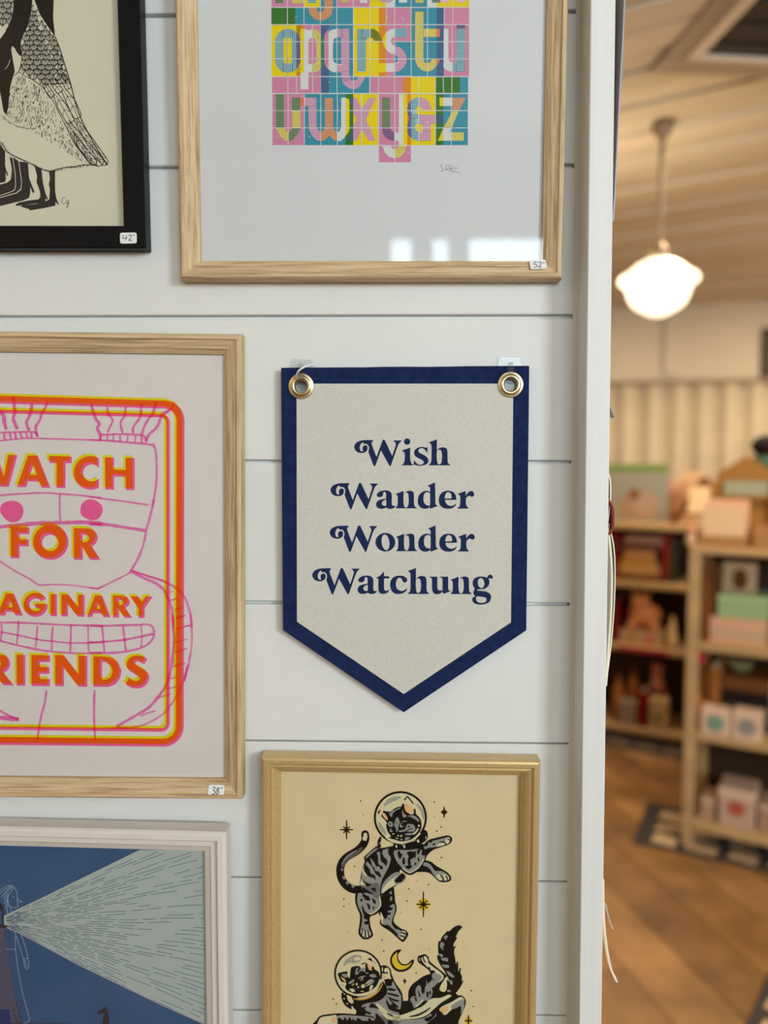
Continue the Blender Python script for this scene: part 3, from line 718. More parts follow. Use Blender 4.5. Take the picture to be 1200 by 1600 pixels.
def draw_stripes():
    for P, holes, sm_, regions in stripe_jobs:
        if not sm_: continue
        loops = [P]+list(holes)
        for kind, x0, y0, x1, y1 in regions:
            if kind == 'h':
                y = y0
                while y < y1:
                    for a, b_ in seg_clip(loops, 0, y, x0, x1): pr.line([(a, y), (b_, y)], .75, sm_, 6)
                    y += 2.67
            elif kind == 'v':
                x = x0
                while x < x1:
                    for a, b_ in seg_clip(loops, 1, x, y0, y1): pr.line([(x, a), (x, b_)], .75, sm_, 6)
                    x += 2.67
            else:                # nested corners; kind names the outer corner
                n_ = int(min(x1-x0, y1-y0)/2.67)
                for i in range(n_):
                    d = (i+.5)*2.67
                    dx = x0+d if 'l' in kind else x1-d
                    dy = y0+d if 't' in kind else y1-d
                    ya, yb = (dy, y1) if 't' in kind else (y0, dy)
                    xa, xb = (dx, x1) if 'l' in kind else (x0, dx)
                    for a, b_ in seg_clip(loops, 1, dx, ya, yb): pr.line([(dx, a), (dx, b_)], .75, sm_, 6)
                    for a, b_ in seg_clip(loops, 0, dy, xa, xb): pr.line([(a, dy), (b_, dy)], .75, sm_, 6)
pr.group('printed_letters')
c1, c2, c3, c4 = cr(420, 0, 7.5), cr(570, 0, 7.0588), cr(420, 110, 7.5), cr(570, 110, 7.0588)
def stad(x0, y0, x1, y1): return rrect(x0, y0, x1, y1, (x1-x0)/2, 8)
# o
O = stad(430, 45.1, 469.3, 113.6); Oh = stad(442.9, 58.7, 456, 100)
letter(O, cLB, sDK, [('h', 430, 66, 470, 93), ('v', 443, 45, 456.5, 59), ('v', 443, 99, 456.5, 114), ('tr', 429, 45, 443, 65), ('tl', 456.5, 45, 470, 65), ('br', 429, 93, 443, 114), ('bl', 456.5, 93, 470, 114)], [Oh])
pr.poly([(463, 50), (466.5, 55), (469, 63), (469.3, 95), (466.5, 104), (463, 108)], cPU, 4)
# p
letter(c1((365, 340), (412, 340), (412, 850), (372, 850), (372, 1048), (465, 1048), (465, 845), (515, 845), (515, 750), (465, 750), (465, 490), (478, 455), (515, 440), (515, 345), (480, 350), (462, 358), (455, 345)), cWH)
letter(c1((515, 345), (550, 348), (590, 370), (608, 400), (608, 790), (590, 825), (550, 845), (515, 847), (515, 750), (545, 740), (557, 715), (557, 490), (545, 455), (515, 440)), cPY, sOL, [('v', 489, 45, 495, 59), ('h', 494, 59, 502, 98), ('v', 489, 99, 502, 114), ('tl', 495, 45, 502, 59)])
# q
letter(c1((800, 338), (750, 345), (715, 365), (700, 385), (700, 805), (715, 825), (750, 845), (800, 848), (800, 745), (770, 735), (752, 705), (752, 490), (765, 455), (800, 440)), cWH)
letter(c1((805, 338), (942, 338), (942, 890), (955, 930), (990, 948), (1020, 940), (1055, 900), (1135, 900), (1100, 960), (1060, 1015), (1020, 1045), (985, 1047), (920, 1025), (870, 975), (850, 900), (848, 845), (805, 845), (805, 750), (848, 750), (848, 435), (805, 435)), cLP, sMG,
       [('h', 533, 59, 546, 100), ('v', 527, 45, 536, 59), ('tr', 533, 45, 546, 59), ('h', 533, 112, 546, 127), ('br', 527, 100, 546, 113), ('bl', 533, 120, 552, 140), ('br', 552, 120, 572, 140)])
# r
letter(c1((1038, 340), (1185, 340), (1185, 440), (1160, 445), (1142, 470), (1138, 500), (1138, 840), (1038, 840)), cLB, sDK, [('h', 558, 59, 572, 112), ('v', 565, 45, 578, 62), ('tl', 558, 45, 568, 59)])
letter(c2((57, 318), (100, 318), (140, 345), (175, 395), (190, 450), (98, 450), (90, 425), (57, 412)), cOL, sBK, [('v', 578, 45, 584, 60), ('tr', 584, 45, 598, 64)])
# s
letter(c2((330, 315), (280, 325), (235, 358), (235, 548), (270, 580), (330, 602), (330, 505), (300, 490), (285, 455), (300, 420), (330, 408)), cWH)
letter(c2((235, 358), (205, 405), (195, 450), (205, 500), (235, 548)), cYL)
letter(c2((332, 315), (463, 315), (463, 410), (332, 410)), cLB, sDK, [('v', 617.5, 44, 636, 59)])
letter(c2((332, 508), (380, 520), (430, 560), (460, 625), (460, 690), (430, 745), (380, 782), (332, 792), (332, 697), (360, 680), (375, 650), (360, 617), (332, 602)), cLP, sMG, [('tr', 617, 72, 636, 90), ('h', 620, 90, 636, 97), ('br', 617, 97, 636, 113)])
letter(rect(603.3, 98.7, 616.5, 112.2), cWH); letter(rect(592, 98.7, 603.3, 112.2), cYL)
# t
letter(c2((555, 128), (647, 128), (647, 318), (790, 318), (790, 408), (645, 408), (645, 645), (655, 685), (690, 698), (725, 685), (740, 650), (790, 650), (790, 725), (750, 770), (690, 792), (630, 775), (580, 730), (555, 660)), cPY, sOL,
       [('h', 648, 19, 662, 92), ('v', 662, 45, 682, 58), ('bl', 648, 92, 668, 113), ('br', 668, 92, 682, 113)])
letter(c2((790, 318), (828, 318), (828, 408), (790, 408)), cRD); letter(c2((790, 650), (828, 650), (815, 690), (790, 725)), cRD)
# u
letter(c2((870, 318), (922, 318), (922, 640), (935, 680), (967, 692), (967, 790), (925, 785), (890, 765), (868, 745)), cWH)
letter(c2((1012, 270), (1107, 270), (1103, 790), (967, 790), (967, 692), (995, 690), (1012, 660)), cLB, sDK, [('h', 713, 38, 727, 97), ('v', 707, 98, 713, 113), ('br', 712, 97, 727, 113)])
pr.poly(c2((1012, 270), (1107, 270), (1107, 315), (1012, 315)), cPU, 4)
# v
letter(c3((80, 278), (176, 278), (180, 670), (84, 670)), cSG, sBK, [('h', 430, 147, 445, 199.5)])
letter(c3((86, 680), (185, 680), (205, 710), (232, 728), (232, 832), (190, 822), (140, 775)), cPY, sOL, [('bl', 431, 200, 451, 221)])
letter(c3((270, 322), (368, 322), (368, 465), (270, 465)), cSG, sBK, [('h', 456, 153, 470, 172)])
letter(c3((274, 470), (370, 470), (372, 670), (276, 670)), cPY, sOL, [('h', 456, 173, 470, 199)])
letter(c3((234, 728), (262, 705), (276, 680), (374, 680), (330, 755), (280, 815), (234, 832)), cSG, sBK, [('br', 451, 200, 470, 221)])
pr.poly(c3((369, 322), (410, 322), (410, 418), (369, 418)), cRD, 3)
# w
letter(c3((420, 318), (555, 318), (560, 672), (570, 690), (607, 722), (607, 828), (560, 818), (510, 770), (470, 690), (465, 418), (420, 418)), cLP, sMG, [('h', 482, 166, 495, 200), ('tr', 477, 152, 494, 166), ('bl', 482, 200, 501, 221)])
letter(c3((657, 325), (750, 325), (752, 672), (770, 700), (802, 725), (802, 828), (765, 818), (735, 790), (710, 765), (685, 790), (655, 818), (613, 828), (613, 725), (645, 700), (660, 672)), cSA, sBR, [('h', 507, 153, 520, 200), ('br', 501, 200, 514.5, 221), ('bl', 514.5, 200, 528, 221)])
letter(c3((848, 318), (900, 318), (900, 768), (870, 805), (845, 826), (806, 828), (806, 728), (835, 705), (848, 672)), cWH)
pr.poly(c3((900, 322), (935, 330), (945, 360), (945, 690), (930, 730), (900, 768)), cYL, 3)
pr.poly(c3((945, 325), (990, 325), (990, 420), (960, 400), (945, 350)), cNV, 3); pr.poly(c3((990, 690), (990, 825), (925, 825)), cNV, 3)
# x
letter([(551.8, 153.2), (557, 153.2), (565.3, 171), (575.7, 153.2), (587, 153.2), (572, 186.5), (586.7, 219.8), (575.7, 219.8), (565.3, 202), (556.7, 220), (551.8, 220), (551.8, 198), (557.3, 186.5), (551.8, 175)], cLP, sMG, [('h', 550, 154, 588, 220)])
# y
letter(c4((190, 302), (280, 302), (280, 632), (190, 632)), cSG, sBK, [('h', 596, 153, 610, 199)])
letter(c4((190, 640), (283, 640), (295, 670), (325, 685), (325, 776), (275, 768), (225, 735), (197, 690)), cPU, sMG, [('bl', 596, 200, 616, 220)])
letter(c4((375, 258), (424, 258), (424, 822), (375, 822), (375, 776), (330, 776), (330, 685), (375, 685)), cWH)
letter(c4((195, 830), (285, 830), (298, 858), (330, 873), (330, 970), (270, 955), (220, 905)), cWH)
letter(c4((330, 970), (390, 955), (440, 905), (460, 830), (375, 830), (362, 858), (330, 873)), cPY, sOL, [('v', 617, 229, 636, 249)])
# &
letter(c4((595, 298), (545, 305), (500, 340), (500, 340), (470, 395), (472, 470), (490, 535), (470, 590), (470, 690), (500, 735), (545, 770), (595, 776), (595, 680), (565, 665), (553, 630), (560, 600), (595, 585), (595, 488), (562, 470), (555, 440), (570, 408), (595, 398)), cLB, sDK,
       [('tl', 635, 152, 655, 172), ('bl', 636, 176, 655, 186), ('h', 636, 186, 649, 200), ('bl', 636, 200, 655, 221)])
pr.poly(c4((510, 330), (480, 370), (467, 420), (475, 480), (490, 535), (470, 590), (468, 680), (485, 720), (510, 745)), cPU, 4)
letter(c4((600, 298), (660, 308), (705, 345), (728, 400), (728, 434), (640, 434), (632, 412), (600, 398)), cLP, sMG, [('tr', 655, 152, 674, 172)])
letter(c4((600, 490), (770, 490), (770, 590), (728, 590), (728, 776), (600, 776), (600, 680), (632, 668), (645, 630), (635, 600), (600, 585)), cLP, sMG, [('tl', 655, 179, 668, 194), ('tr', 668, 179, 680, 194), ('h', 660, 194, 674, 205), ('br', 655, 205, 674, 221)])
# z
letter(c4((865, 300), (967, 300), (967, 392), (865, 392)), cWH); letter(c4((825, 300), (865, 300), (865, 392), (825, 392)), cYL)
letter(c4((970, 300), (1115, 300), (1042, 436), (970, 436)), cSA, sBR, [('tr', 707, 152, 728, 172)])
letter(c4((970, 445), (1037, 445), (960, 628), (872, 628)), cPY, sOL, [('h', 690, 174, 718, 199)])
letter(c4((868, 636), (955, 636), (935, 682), (955, 682), (955, 776), (862, 776), (862, 650)), cWH)
pr.poly(c4((862, 650), (862, 776), (805, 776)), cYL, 3)
letter(c4((960, 683), (1090, 683), (1090, 776), (960, 776)), cPY, sOL, [('v', 706, 207, 725, 220)])
letter(c4((792, 490), (868, 490), (868, 582), (792, 582)), cNV, sDK, [('v', 682.5, 180, 693, 192)])
# the row above, cut by the picture's edge
letter(rect(430, -20, 442.5, 5), cSG, sBK, [('h', 430, -18, 443, 5)]); letter(rect(456, -20, 474, 5), cPY, sOL, [('v', 456.5, -20, 474, 5)])
letter(rect(481, -20, 494, 5), cLB, sDK, [('h', 480, -18, 494, 5)])
letter(c1((652, -120), (750, -120), (750, 100), (735, 170), (690, 220), (605, 242), (530, 220), (480, 165), (460, 90), (560, 90), (570, 130), (605, 145), (640, 130), (652, 90)), cSA, sBR, [('h', 506, -15, 520, 12), ('bl', 481, 12, 500.5, 33), ('br', 500.5, 12, 520, 33)])
letter(rect(533, -20, 544, 4), cPY, sOL, [('h', 533, -18, 544, 4)]); letter([(556, -20), (568, -20), (574.5, 4.5), (563, 4.5)], cWH)
letter(c2((160, 0), (230, 0), (310, 0), (300, 15), (260, 32), (215, 32), (180, 18)), cLP, sDK, [('v', 592, -2, 616, 5)])
letter(rect(623.5, -20, 636, 4), cWH); letter(rect(649, -20, 661.5, 4.5), cPY, sOL, [('h', 648, -18, 662, 5)]); letter(rect(675, -20, 688, 4), cSG, sDK, [('h', 674, -18, 688, 4)])
letter(rect(688.5, -20, 701, 3.5), cLP); letter(rect(714, -20, 727, 3.5), cLP)
pr.group('printed_stripes'); draw_stripes()
pr.group('printed_grid')
for y, x0, x1 in [(11.6, 424, 733), (38.6, 424, 733), (65.2, 424, 733), (92.2, 424, 733), (119.8, 425, 733), (146.1, 425, 732), (172.7, 425, 731), (199.8, 425, 731), (227.5, 592, 642)]:
    pr.line([(x0, y), (x1, y)], 1.1, cWH, 8)
for xs, y0, y1 in [((449, 475, 500.6, 526.2, 552, 578, 603.5, 616.8, 642.4, 668, 694, 707.4), -52, 38.6), ((449.2, 475.2 if 0 else 449.2, 488, 526.4, 552.2, 578.4, 616.8, 642.4, 667.8, 706.6), 38.6, 119.8),
                   ((449.8, 463.3, 488.6, 526.5, 552.3, 578, 591.5, 616.8, 654.3, 680.4, 692.8, 706), 119.8, 146.1), ((450.2, 475.6, 501.2, 527, 564.7, 591.2, 616.8, 654.2, 680.5, 705), 146.1, 227), ((616.8,), 227.5, 254)]:
    for x in xs: pr.line([(x, y0), (x, y1)], 1.1, cWH, 8)
for x, y in [(462.5, 26.5), (565.5, 25.5), (605, 26), (628, 28), (630, 31), (433.5, 213.5), (483.5, 213.5), (469, 103), (514.5, 128.5), (638, 239)]: pr.dot(x, y, 1.0, cWH, 9)
pr.group('signature')
c = cr(570, 110, 7.0588); PEN = ink('pencil', 108, 108, 112)
for L in [c((858, 1035), (840, 1042), (835, 1058), (850, 1075), (862, 1092), (855, 1108), (830, 1115)), c((874, 1108), (876, 1112)), c((888, 1108), (895, 1070), (905, 1045), (930, 1045), (932, 1065), (910, 1085), (895, 1098), (912, 1092), (935, 1105), (950, 1085), (962, 1045)), c((962, 1045), (955, 1085), (962, 1118), (980, 1120)), c((930, 1085), (975, 1078), (1030, 1076)), c((980, 1095), (1000, 1118), (1058, 1133))]:
    pr.line(L, .65, PEN, 2, True)
pr.build()

# ------------------------------------------------------------------ print: imaginary friends (pink and yellow inks printed over one another)
pr = Print(m_watch, PW, p_watch)
HOT = mat('ink_hot_pink', (0.96, 0.115, 0.36), .8, .1)
fPK, fYL = filter_ink('ink_fluor_pink', 244, 92, 150), filter_ink('ink_lemon', 230, 188, 8)
OFF = (-3.4, -3.7); LN = [0]
def both(P, holes=(), lp=20):
    pr.group('printed_lemon_layer'); pr.poly(shift(P, *OFF), fYL, 20, [shift(h, *OFF) for h in holes])
    pr.group('printed_pink_layer'); pr.poly(P, HOT, 0, holes)
def rr_line(x0, tl, tr, x1t, x1b, br, bl, r, w_, mt, ly):
    """the right part of a rounded border: (x0, tl) along the top to x1, down, back along the foot"""
    pts = [(x0, tl)] + [(x1t-r+r*math.cos(a), tr+r+r*math.sin(a)) for a in [math.radians(-90+15*i) for i in range(7)]] \
        + [(x1b-r+r*math.cos(a), br-r+r*math.sin(a)) for a in [math.radians(15*i) for i in range(7)]] + [(x0, bl)]
    xm = -118
    pts += [(xm+r+r*math.cos(a), bl-3-r+r*math.sin(a)) for a in [math.radians(90+15*i) for i in range(7)]] + [(xm+r+r*math.cos(a), tl-3+r+r*math.sin(a)) for a in [math.radians(180+15*i) for i in range(7)]]
    pr.line(pts, w_, mt, ly, closed=True)
pr.group('printed_lemon_layer')
rr_line(0, 620.7, 628.5, 278.7, 277.4, 1156.8, 1154.0, 25, 12.4, fYL, 21); rr_line(0, 639.3, 645.8, 259.3, 259.0, 1137, 1133.9, 11, 5.6, fYL, 22)
pr.group('printed_pink_layer')
rr_line(0, 624.4, 632.2, 282.1, 280.8, 1160.5, 1157.7, 25, 12.4, HOT, 1); rr_line(0, 643.0, 649.5, 262.8, 262.5, 1140.7, 1137.6, 11, 5.6, HOT, 2)
c = cr(0, 590, 7.5)
both(c((-345, 980), (-230, 985), (-170, 1190), (-90, 985), (-5, 985), (45, 1160), (97, 907), (205, 907), (105, 1281), (0, 1279), (-52, 1110), (-125, 1275), (-235, 1272)))
both(c((330, 912), (443, 912), (592, 1293), (487, 1291), (462, 1222), (330, 1216), (308, 1285), (197, 1283)), [c((396, 1022), (432, 1142), (352, 1140))])
both(c((575, 917), (842, 925), (840, 1005), (770, 1003), (767, 1297), (662, 1293), (666, 1002), (576, 1000)))
both(c((1160, 940), *[(1063+198*math.cos(math.radians(a)), 1117+198*math.sin(math.radians(a))) for a in range(-62, -299, -8)], (1160, 1296), (1160, 1188), *[(1075+100*math.cos(math.radians(a)), 1118+100*math.sin(math.radians(a))) for a in range(40, 321, 10)], (1160, 1056)))
c = cr(140, 590, 7.0588)
both(c((170, 879), (270, 881), (270, 1016), (397, 1019), (397, 885), (497, 887), (497, 1241), (400, 1240), (398, 1095), (270, 1092), (270, 1236), (172, 1235)))
c = cr(0, 780, 7.5)
both(c((126, 326), (345, 330), (345, 411), (230, 409), (230, 470), (338, 472), (338, 553), (230, 551), (230, 694), (128, 692)))
both(c(*[(595+207*math.cos(math.radians(a)), 505+207*math.sin(math.radians(a))) for a in range(0, 360, 9)]), [c(*[(590+96*math.cos(math.radians(a)), 512+96*math.sin(math.radians(a))) for a in range(0, 360, 12)])])
both(c((864, 340), (1030, 342), (1085, 355), (1130, 395), (1147, 450), (1130, 510), (1080, 556), (1180, 713), (1060, 712), (985, 585), (970, 560), (970, 712), (865, 710)), [c((967, 415), (1010, 418), (1042, 440), (1046, 465), (1030, 492), (1000, 505), (967, 505))])
both(c((70, 1102), (165, 1106), (270, 1367), (185, 1364), (165, 1322), (80, 1318), (62, 1364), (-32, 1362)), [c((128, 1195), (152, 1266), (102, 1265))])
both(c((545, 1168), *[(418+142*math.cos(math.radians(a)), 1238+142*math.sin(math.radians(a))) for a in range(-38, -361, -8)], (558, 1228), (412, 1226), (415, 1270), (480, 1290), *[(420+74*math.cos(math.radians(a)), 1238+74*math.sin(math.radians(a))) for a in range(50, 316, 10)], (478, 1198)))
both(c((592, 1110), (668, 1112), (668, 1372), (592, 1370)))
both(c((720, 1113), (800, 1115), (915, 1262), (915, 1120), (992, 1122), (992, 1380), (912, 1378), (797, 1228), (797, 1375), (720, 1373)))
both(c((-165, 1100), (-90, 1102), (-40, 1362), (-110, 1360), (-125, 1220), (-190, 1320), (-250, 1220), (-270, 1355), (-340, 1352), (-300, 1095), (-230, 1097), (-195, 1180)))
both(c((-440, 1095), (-365, 1097), (-365, 1352), (-440, 1350)))
c = cr(140, 780, 7.0588)
both(c((60, 1060), (140, 1062), (232, 1305), (155, 1303), (138, 1262), (45, 1258), (28, 1300), (-28, 1299)), [c((100, 1150), (121, 1210), (78, 1208))])
both(c((258, 1062), (360, 1064), (415, 1078), (443, 1120), (440, 1165), (395, 1198), (470, 1309), (385, 1308), (325, 1215), (325, 1307), (258, 1306)), [c((326, 1112), (355, 1114), (374, 1138), (358, 1163), (326, 1166))])
both(c((450, 1070), (537, 1072), (577, 1132), (618, 1072), (698, 1073), (607, 1205), (607, 1310), (538, 1309), (540, 1205)))
c = cr(0, 960, 7.275)
both(c((-130, 455), (0, 456), (60, 466), (100, 500), (117, 560), (100, 620), (45, 668), (160, 808), (35, 806), (-28, 700), (-28, 802), (-130, 800)), [c((-28, 530), (0, 532), (14, 562), (0, 592), (-28, 594))])
both(c((-370, 450), (-160, 453), (-160, 530), (-275, 528), (-275, 590), (-165, 592), (-165, 668), (-275, 666), (-275, 800), (-370, 798)))
both(c((188, 458), (287, 460), (288, 813), (190, 811)))
both(c((357, 462), (568, 465), (568, 543), (455, 541), (455, 597), (563, 599), (563, 678), (455, 676), (455, 734), (568, 736), (568, 816), (358, 814)))
both(c((627, 463), (727, 465), (893, 680), (893, 470), (993, 472), (993, 824), (893, 822), (727, 605), (727, 818), (628, 816)))
c = cr(140, 960, 7.0588)
both(c((42, 463), (160, 465), (250, 480), (315, 530), (352, 620), (340, 700), (285, 770), (210, 800), (43, 800)), [c((137, 522), (180, 528), (232, 565), (254, 625), (235, 690), (190, 718), (137, 722))])
both(smooth(c((638, 487, 1), (602, 553, 1), (560, 528), (530, 520), (506, 530), (508, 550), (545, 578), (600, 608), (645, 650), (656, 705), (630, 770), (575, 810), (520, 818), (460, 808), (395, 770, 1), (435, 700, 1), (480, 728), (525, 734), (552, 715), (545, 690), (500, 660), (440, 620), (410, 575), (415, 520), (450, 475), (510, 455), (575, 460)), True, 4))
# crayon drawing, pink
pr.group('printed_crayon_drawing')
def crayon(P, w_=2.2):
    L = smooth(P, False, 6); LN[0] += 1
    ws = [w_*1.22*random.uniform(.75, 1.2) for _ in L]
    pr.line([(x+random.uniform(-.15, .15), y+random.uniform(-.15, .15)) for x, y in L], ws, fPK, 30+LN[0] % 45)
c = cr(0, 590, 7.5)
for P, w_ in [([(-120, 735), (0, 738), (200, 720), (320, 710), (550, 715), (850, 722), (1180, 735)], 2.0), ([(-10, 400), (40, 440), (50, 520), (75, 610)], 5.0), ([(155, 215), (165, 310), (175, 400), (155, 480), (180, 550), (205, 610)], 4.4),
              ([(375, 300), (365, 380), (345, 450), (310, 520), (325, 580), (340, 620)], 4), ([(560, 270), (530, 350), (490, 420), (465, 500), (425, 560), (420, 620), (440, 690)], 3.4),
              ([(0, 645), (200, 637), (400, 638), (440, 690)], 2.2), ([(45, 655), (55, 730)], 3), ([(115, 645), (130, 725)], 3), ([(175, 640), (185, 718)], 3), ([(240, 640), (255, 712)], 3), ([(305, 640), (320, 705)], 3), ([(365, 640), (370, 700)], 3),
              ([(1065, 300), (1095, 400), (1125, 490), (1165, 540), (1140, 600), (1175, 655)], 4), ([(1175, 655), (1178, 735)], 3), ([(-120, 1395), (0, 1380), (220, 1362), (520, 1350), (700, 1360), (950, 1380), (1190, 1408)], 2.2), ([(702, 1365), (700, 1500), (702, 1600), (708, 1690)], 2.3)]:
    crayon(c(*P), w_)
c = cr(140, 590, 7.0588)
for P, w_ in [([(0, 685), (200, 695), (400, 712), (600, 730), (690, 742), (722, 780), (738, 880), (740, 1000), (738, 1150), (720, 1280), (695, 1412)], 2.6), ([(705, 715), (715, 760)], 1.6),
              ([(195, 320), (205, 400), (255, 470), (215, 560), (205, 605)], 2.8), ([(400, 320), (385, 420), (345, 490), (350, 550), (365, 610)], 3), ([(575, 290), (565, 400), (550, 450), (480, 550), (485, 615)], 3.2),
              ([(735, 260), (700, 390), (640, 470), (600, 550), (575, 630)], 3.2), ([(885, 350), (800, 410), (765, 500), (730, 560), (650, 635), (625, 700)], 3.4),
              ([(120, 630), (350, 622), (560, 632), (610, 660), (625, 720)], 2.4), ([(118, 630), (120, 685)], 2.6), ([(198, 625), (195, 690)], 2.2), ([(262, 625), (265, 695)], 2.2), ([(335, 625), (340, 705)], 2.2), ([(425, 628), (415, 708)], 2.2), ([(508, 630), (505, 715)], 2.4), ([(575, 640), (575, 720)], 3), ([(935, 265), (900, 345), (840, 395)], 2.5),
              ([(0, 1312), (150, 1335), (350, 1360), (560, 1390), (650, 1405)], 2.2)]:
    crayon(c(*P), w_)
pr.poly(smooth([(0, 796), (4, 787), (15, 782.5), (27, 784), (35, 791), (36.5, 800), (33, 810), (25, 815.5), (14, 815), (4, 806)]), HOT, 3)
pr.poly(smooth([(125.5, 796), (128, 787), (136, 781), (144, 780.5), (153, 784), (160, 792), (159.5, 802), (153, 811), (143, 812.5), (132, 809), (126.5, 803)]), HOT, 3)
c = cr(0, 780, 7.5)
for P, w_ in [([(-120, 340), (0, 325), (250, 298), (450, 283), (700, 275), (1000, 270), (1200, 290)], 5.0), ([(-80, 655), (0, 725), (200, 855), (350, 935), (455, 1008)], 2.0), ([(455, 1008), (640, 1000), (870, 1010), (1135, 1045), (1200, 1020)], 1.9), ([(-80, 1440), (0, 1445), (200, 1445), (450, 1455), (700, 1470), (1000, 1480), (1200, 1490)], 2.6)]:
    crayon(c(*P), w_)
c = cr(140, 780, 7.0588)
for P, w_ in [([(0, 275), (150, 275), (300, 295), (450, 320), (620, 345)], 4.2), ([(710, 0), (680, 150), (630, 330), (600, 480), (560, 600), (510, 700), (440, 815)], 2.8), ([(440, 815), (300, 885), (180, 945), (80, 985), (0, 968)], 2.0),
              ([(470, 785), (560, 820), (700, 860), (830, 905), (940, 970), (1030, 1050), (1090, 1180), (1125, 1320), (1130, 1412)], 2.4), ([(455, 790), (600, 870), (720, 920), (810, 990), (850, 1060), (900, 1180), (920, 1300), (925, 1412)], 3.4), ([(480, 790), (640, 850), (800, 900), (860, 935)], 1.5),
              ([(850, 1035), (920, 1015)], 1.6), ([(880, 1120), (960, 1095)], 1.8), ([(940, 1220), (1030, 1195)], 1.8), ([(950, 1315), (1060, 1280)], 1.8), ([(1040, 1405), (1115, 1390)], 1.5),
              ([(0, 1390), (150, 1395), (400, 1390), (560, 1385), (640, 1380), (685, 1400)], 2.6)]:
    crayon(c(*P), w_)
c = cr(0, 960, 7.275)
for P, w_ in [([(15, 105), (20, 200), (5, 300)], 2.3), ([(210, 70), (205, 200), (190, 340)], 2.3), ([(425, 130), (415, 280), (405, 375)], 2.3), ([(600, 140), (590, 280), (590, 410)], 2.5), ([(808, 110), (805, 280), (798, 425)], 2.5), ([(1000, 110), (1003, 280), (1008, 425)], 2.3), ([(-100, 180), (0, 198), (200, 235), (430, 285), (640, 310), (850, 325), (1160, 318)], 2.1), ([(-60, 285), (0, 300), (200, 350), (430, 400), (620, 425), (850, 440), (1160, 440)], 2.6),
              ([(527, 860), (510, 1000), (470, 1150), (445, 1280), (425, 1420)], 2.8), ([(1075, 860), (1070, 1050), (1072, 1250), (1085, 1430)], 2.8), ([(-60, 1070), (0, 1095), (100, 1150), (215, 1195)], 2.6), ([(-60, 1175), (60, 1180), (215, 1195)], 5.5)]:
    crayon(c(*P), w_)
c = cr(140, 960, 7.0588)
for P, w_ in [([(690, 125), (712, 185), (705, 250), (660, 315), (580, 365), (450, 400), (250, 425), (0, 420)], 2.6), ([(138, 120), (150, 260), (165, 415)], 2.4), ([(370, 130), (385, 270), (402, 405)], 2.6), ([(565, 130), (578, 230), (570, 365)], 1.8), ([(0, 310), (170, 300), (380, 280), (560, 245), (700, 215)], 2.8),
              ([(915, 0), (925, 150), (935, 300), (915, 480), (895, 620), (850, 770), (780, 880), (650, 1030), (500, 1120), (300, 1235)], 3.6), ([(1110, 0), (1130, 200), (1120, 400), (1080, 600), (1030, 750), (960, 900), (850, 1060), (720, 1160), (560, 1230), (420, 1250), (240, 1252)], 2.2), ([(1090, 560), (1065, 640), (1045, 740)], 3.5),
              ([(950, 40), (1055, 15)], 1.6), ([(960, 160), (1110, 118)], 1.8), ([(945, 310), (1080, 270)], 1.8), ([(940, 420), (1075, 375)], 2), ([(915, 575), (1060, 540)], 2), ([(895, 712), (960, 690)], 1.8), ([(860, 825), (970, 795)], 1.8), ([(750, 920), (900, 875)], 1.8), ([(560, 1125), (640, 1090), (730, 1062)], 1.8)]:
    crayon(c(*P), w_)
pr.build()

# ------------------------------------------------------------------ print: lighthouse
pr = Print(m_light, PW, p_light)
LBEAM, LRAY = ink('beam', 166, 176, 174), ink('beam_ray', 62, 80, 108)
LTOW, LBRK, LDK, LLINE = ink('tower', 88, 84, 104), ink('tower_joint', 66, 66, 92), ink('lantern', 54, 50, 56), ink('chalk_line', 152, 170, 188)
pr.group('printed_beam')
pr.poly([(3, 1432), (8, 1430), (60, 1405.5), (218, 1328), (330, 1328), (330, 1604), (250, 1568), (120, 1505), (30, 1456), (8, 1447), (3, 1446)], LBEAM, 0)
pr.group('printed_rays')
ax, ay = -8, 1440
for i in range(42):
    th = math.radians(-24.6 + 51*i/41); r = random.uniform(16, 34); ph_ = random.uniform(0, 6)
    while r < 360:
        L = random.uniform(6, 14) + r*random.uniform(.04, .20); g = random.uniform(1.5, 4) + r*.022
        keep = .8 if r < 120 else (.85 if r < 180 else (.45 if i % 2 else .75))
        if random.random() < keep:
            pts = []
            for k in range(5):
                q = r+L*k/4; t2 = th + .0035*math.sin(q*.05+ph_)
                pts.append((ax+q*math.cos(t2), ay+q*math.sin(t2)))
            pts = [p for p in pts if p[0] < 326 and p[1] > 1329]
            if len(pts) > 1: pr.line(pts, 0.8 if r > 90 else .55, LRAY, 1)
        r += L+g
pr.line([(6, 1447.5), (30, 1457.5), (120, 1506), (250, 1569), (330, 1605)], 1.3, ink('beam_edge', 176, 172, 172), 2)
pr.group('printed_tower')
pr.poly([(-30, 1449), (7.5, 1449), (9.5, 1468), (14, 1503), (20, 1545), (26.5, 1574), (36, 1610), (-30, 1610)], LTOW, 1)
y = 1472; k = 0
while y < 1608:
    xr = 9.5+(y-1468)*.19
    pr.line([(-28, y), (xr, y-.4)], .5, LBRK, 2)
    x = -26 + (k % 2)*3.2
    while x < xr-1: pr.line([(x, y), (x, y+4.2)], .5, LBRK, 2); x += 6.4
    y += 4.6; k += 1
pr.poly([(-30, 1408), (0, 1410), (3, 1412), (6, 1420), (6.3, 1445), (12, 1446.5), (12, 1448.5), (7, 1450), (-30, 1450), (-30, 1445), (3, 1444), (3, 1424), (0, 1422), (-30, 1422)], LDK, 3)
pr.poly([(-30, 1577), (15, 1577), (17, 1610), (-30, 1610)], ink('night', 40, 56, 102), 3)
for P in ([(7, 1456.5), (15, 1456.5), (14, 1467), (8, 1467)], [(26, 1564), (35, 1564), (33, 1575), (28, 1575)]): pr.line(P, .8, LDK, 3, closed=True)
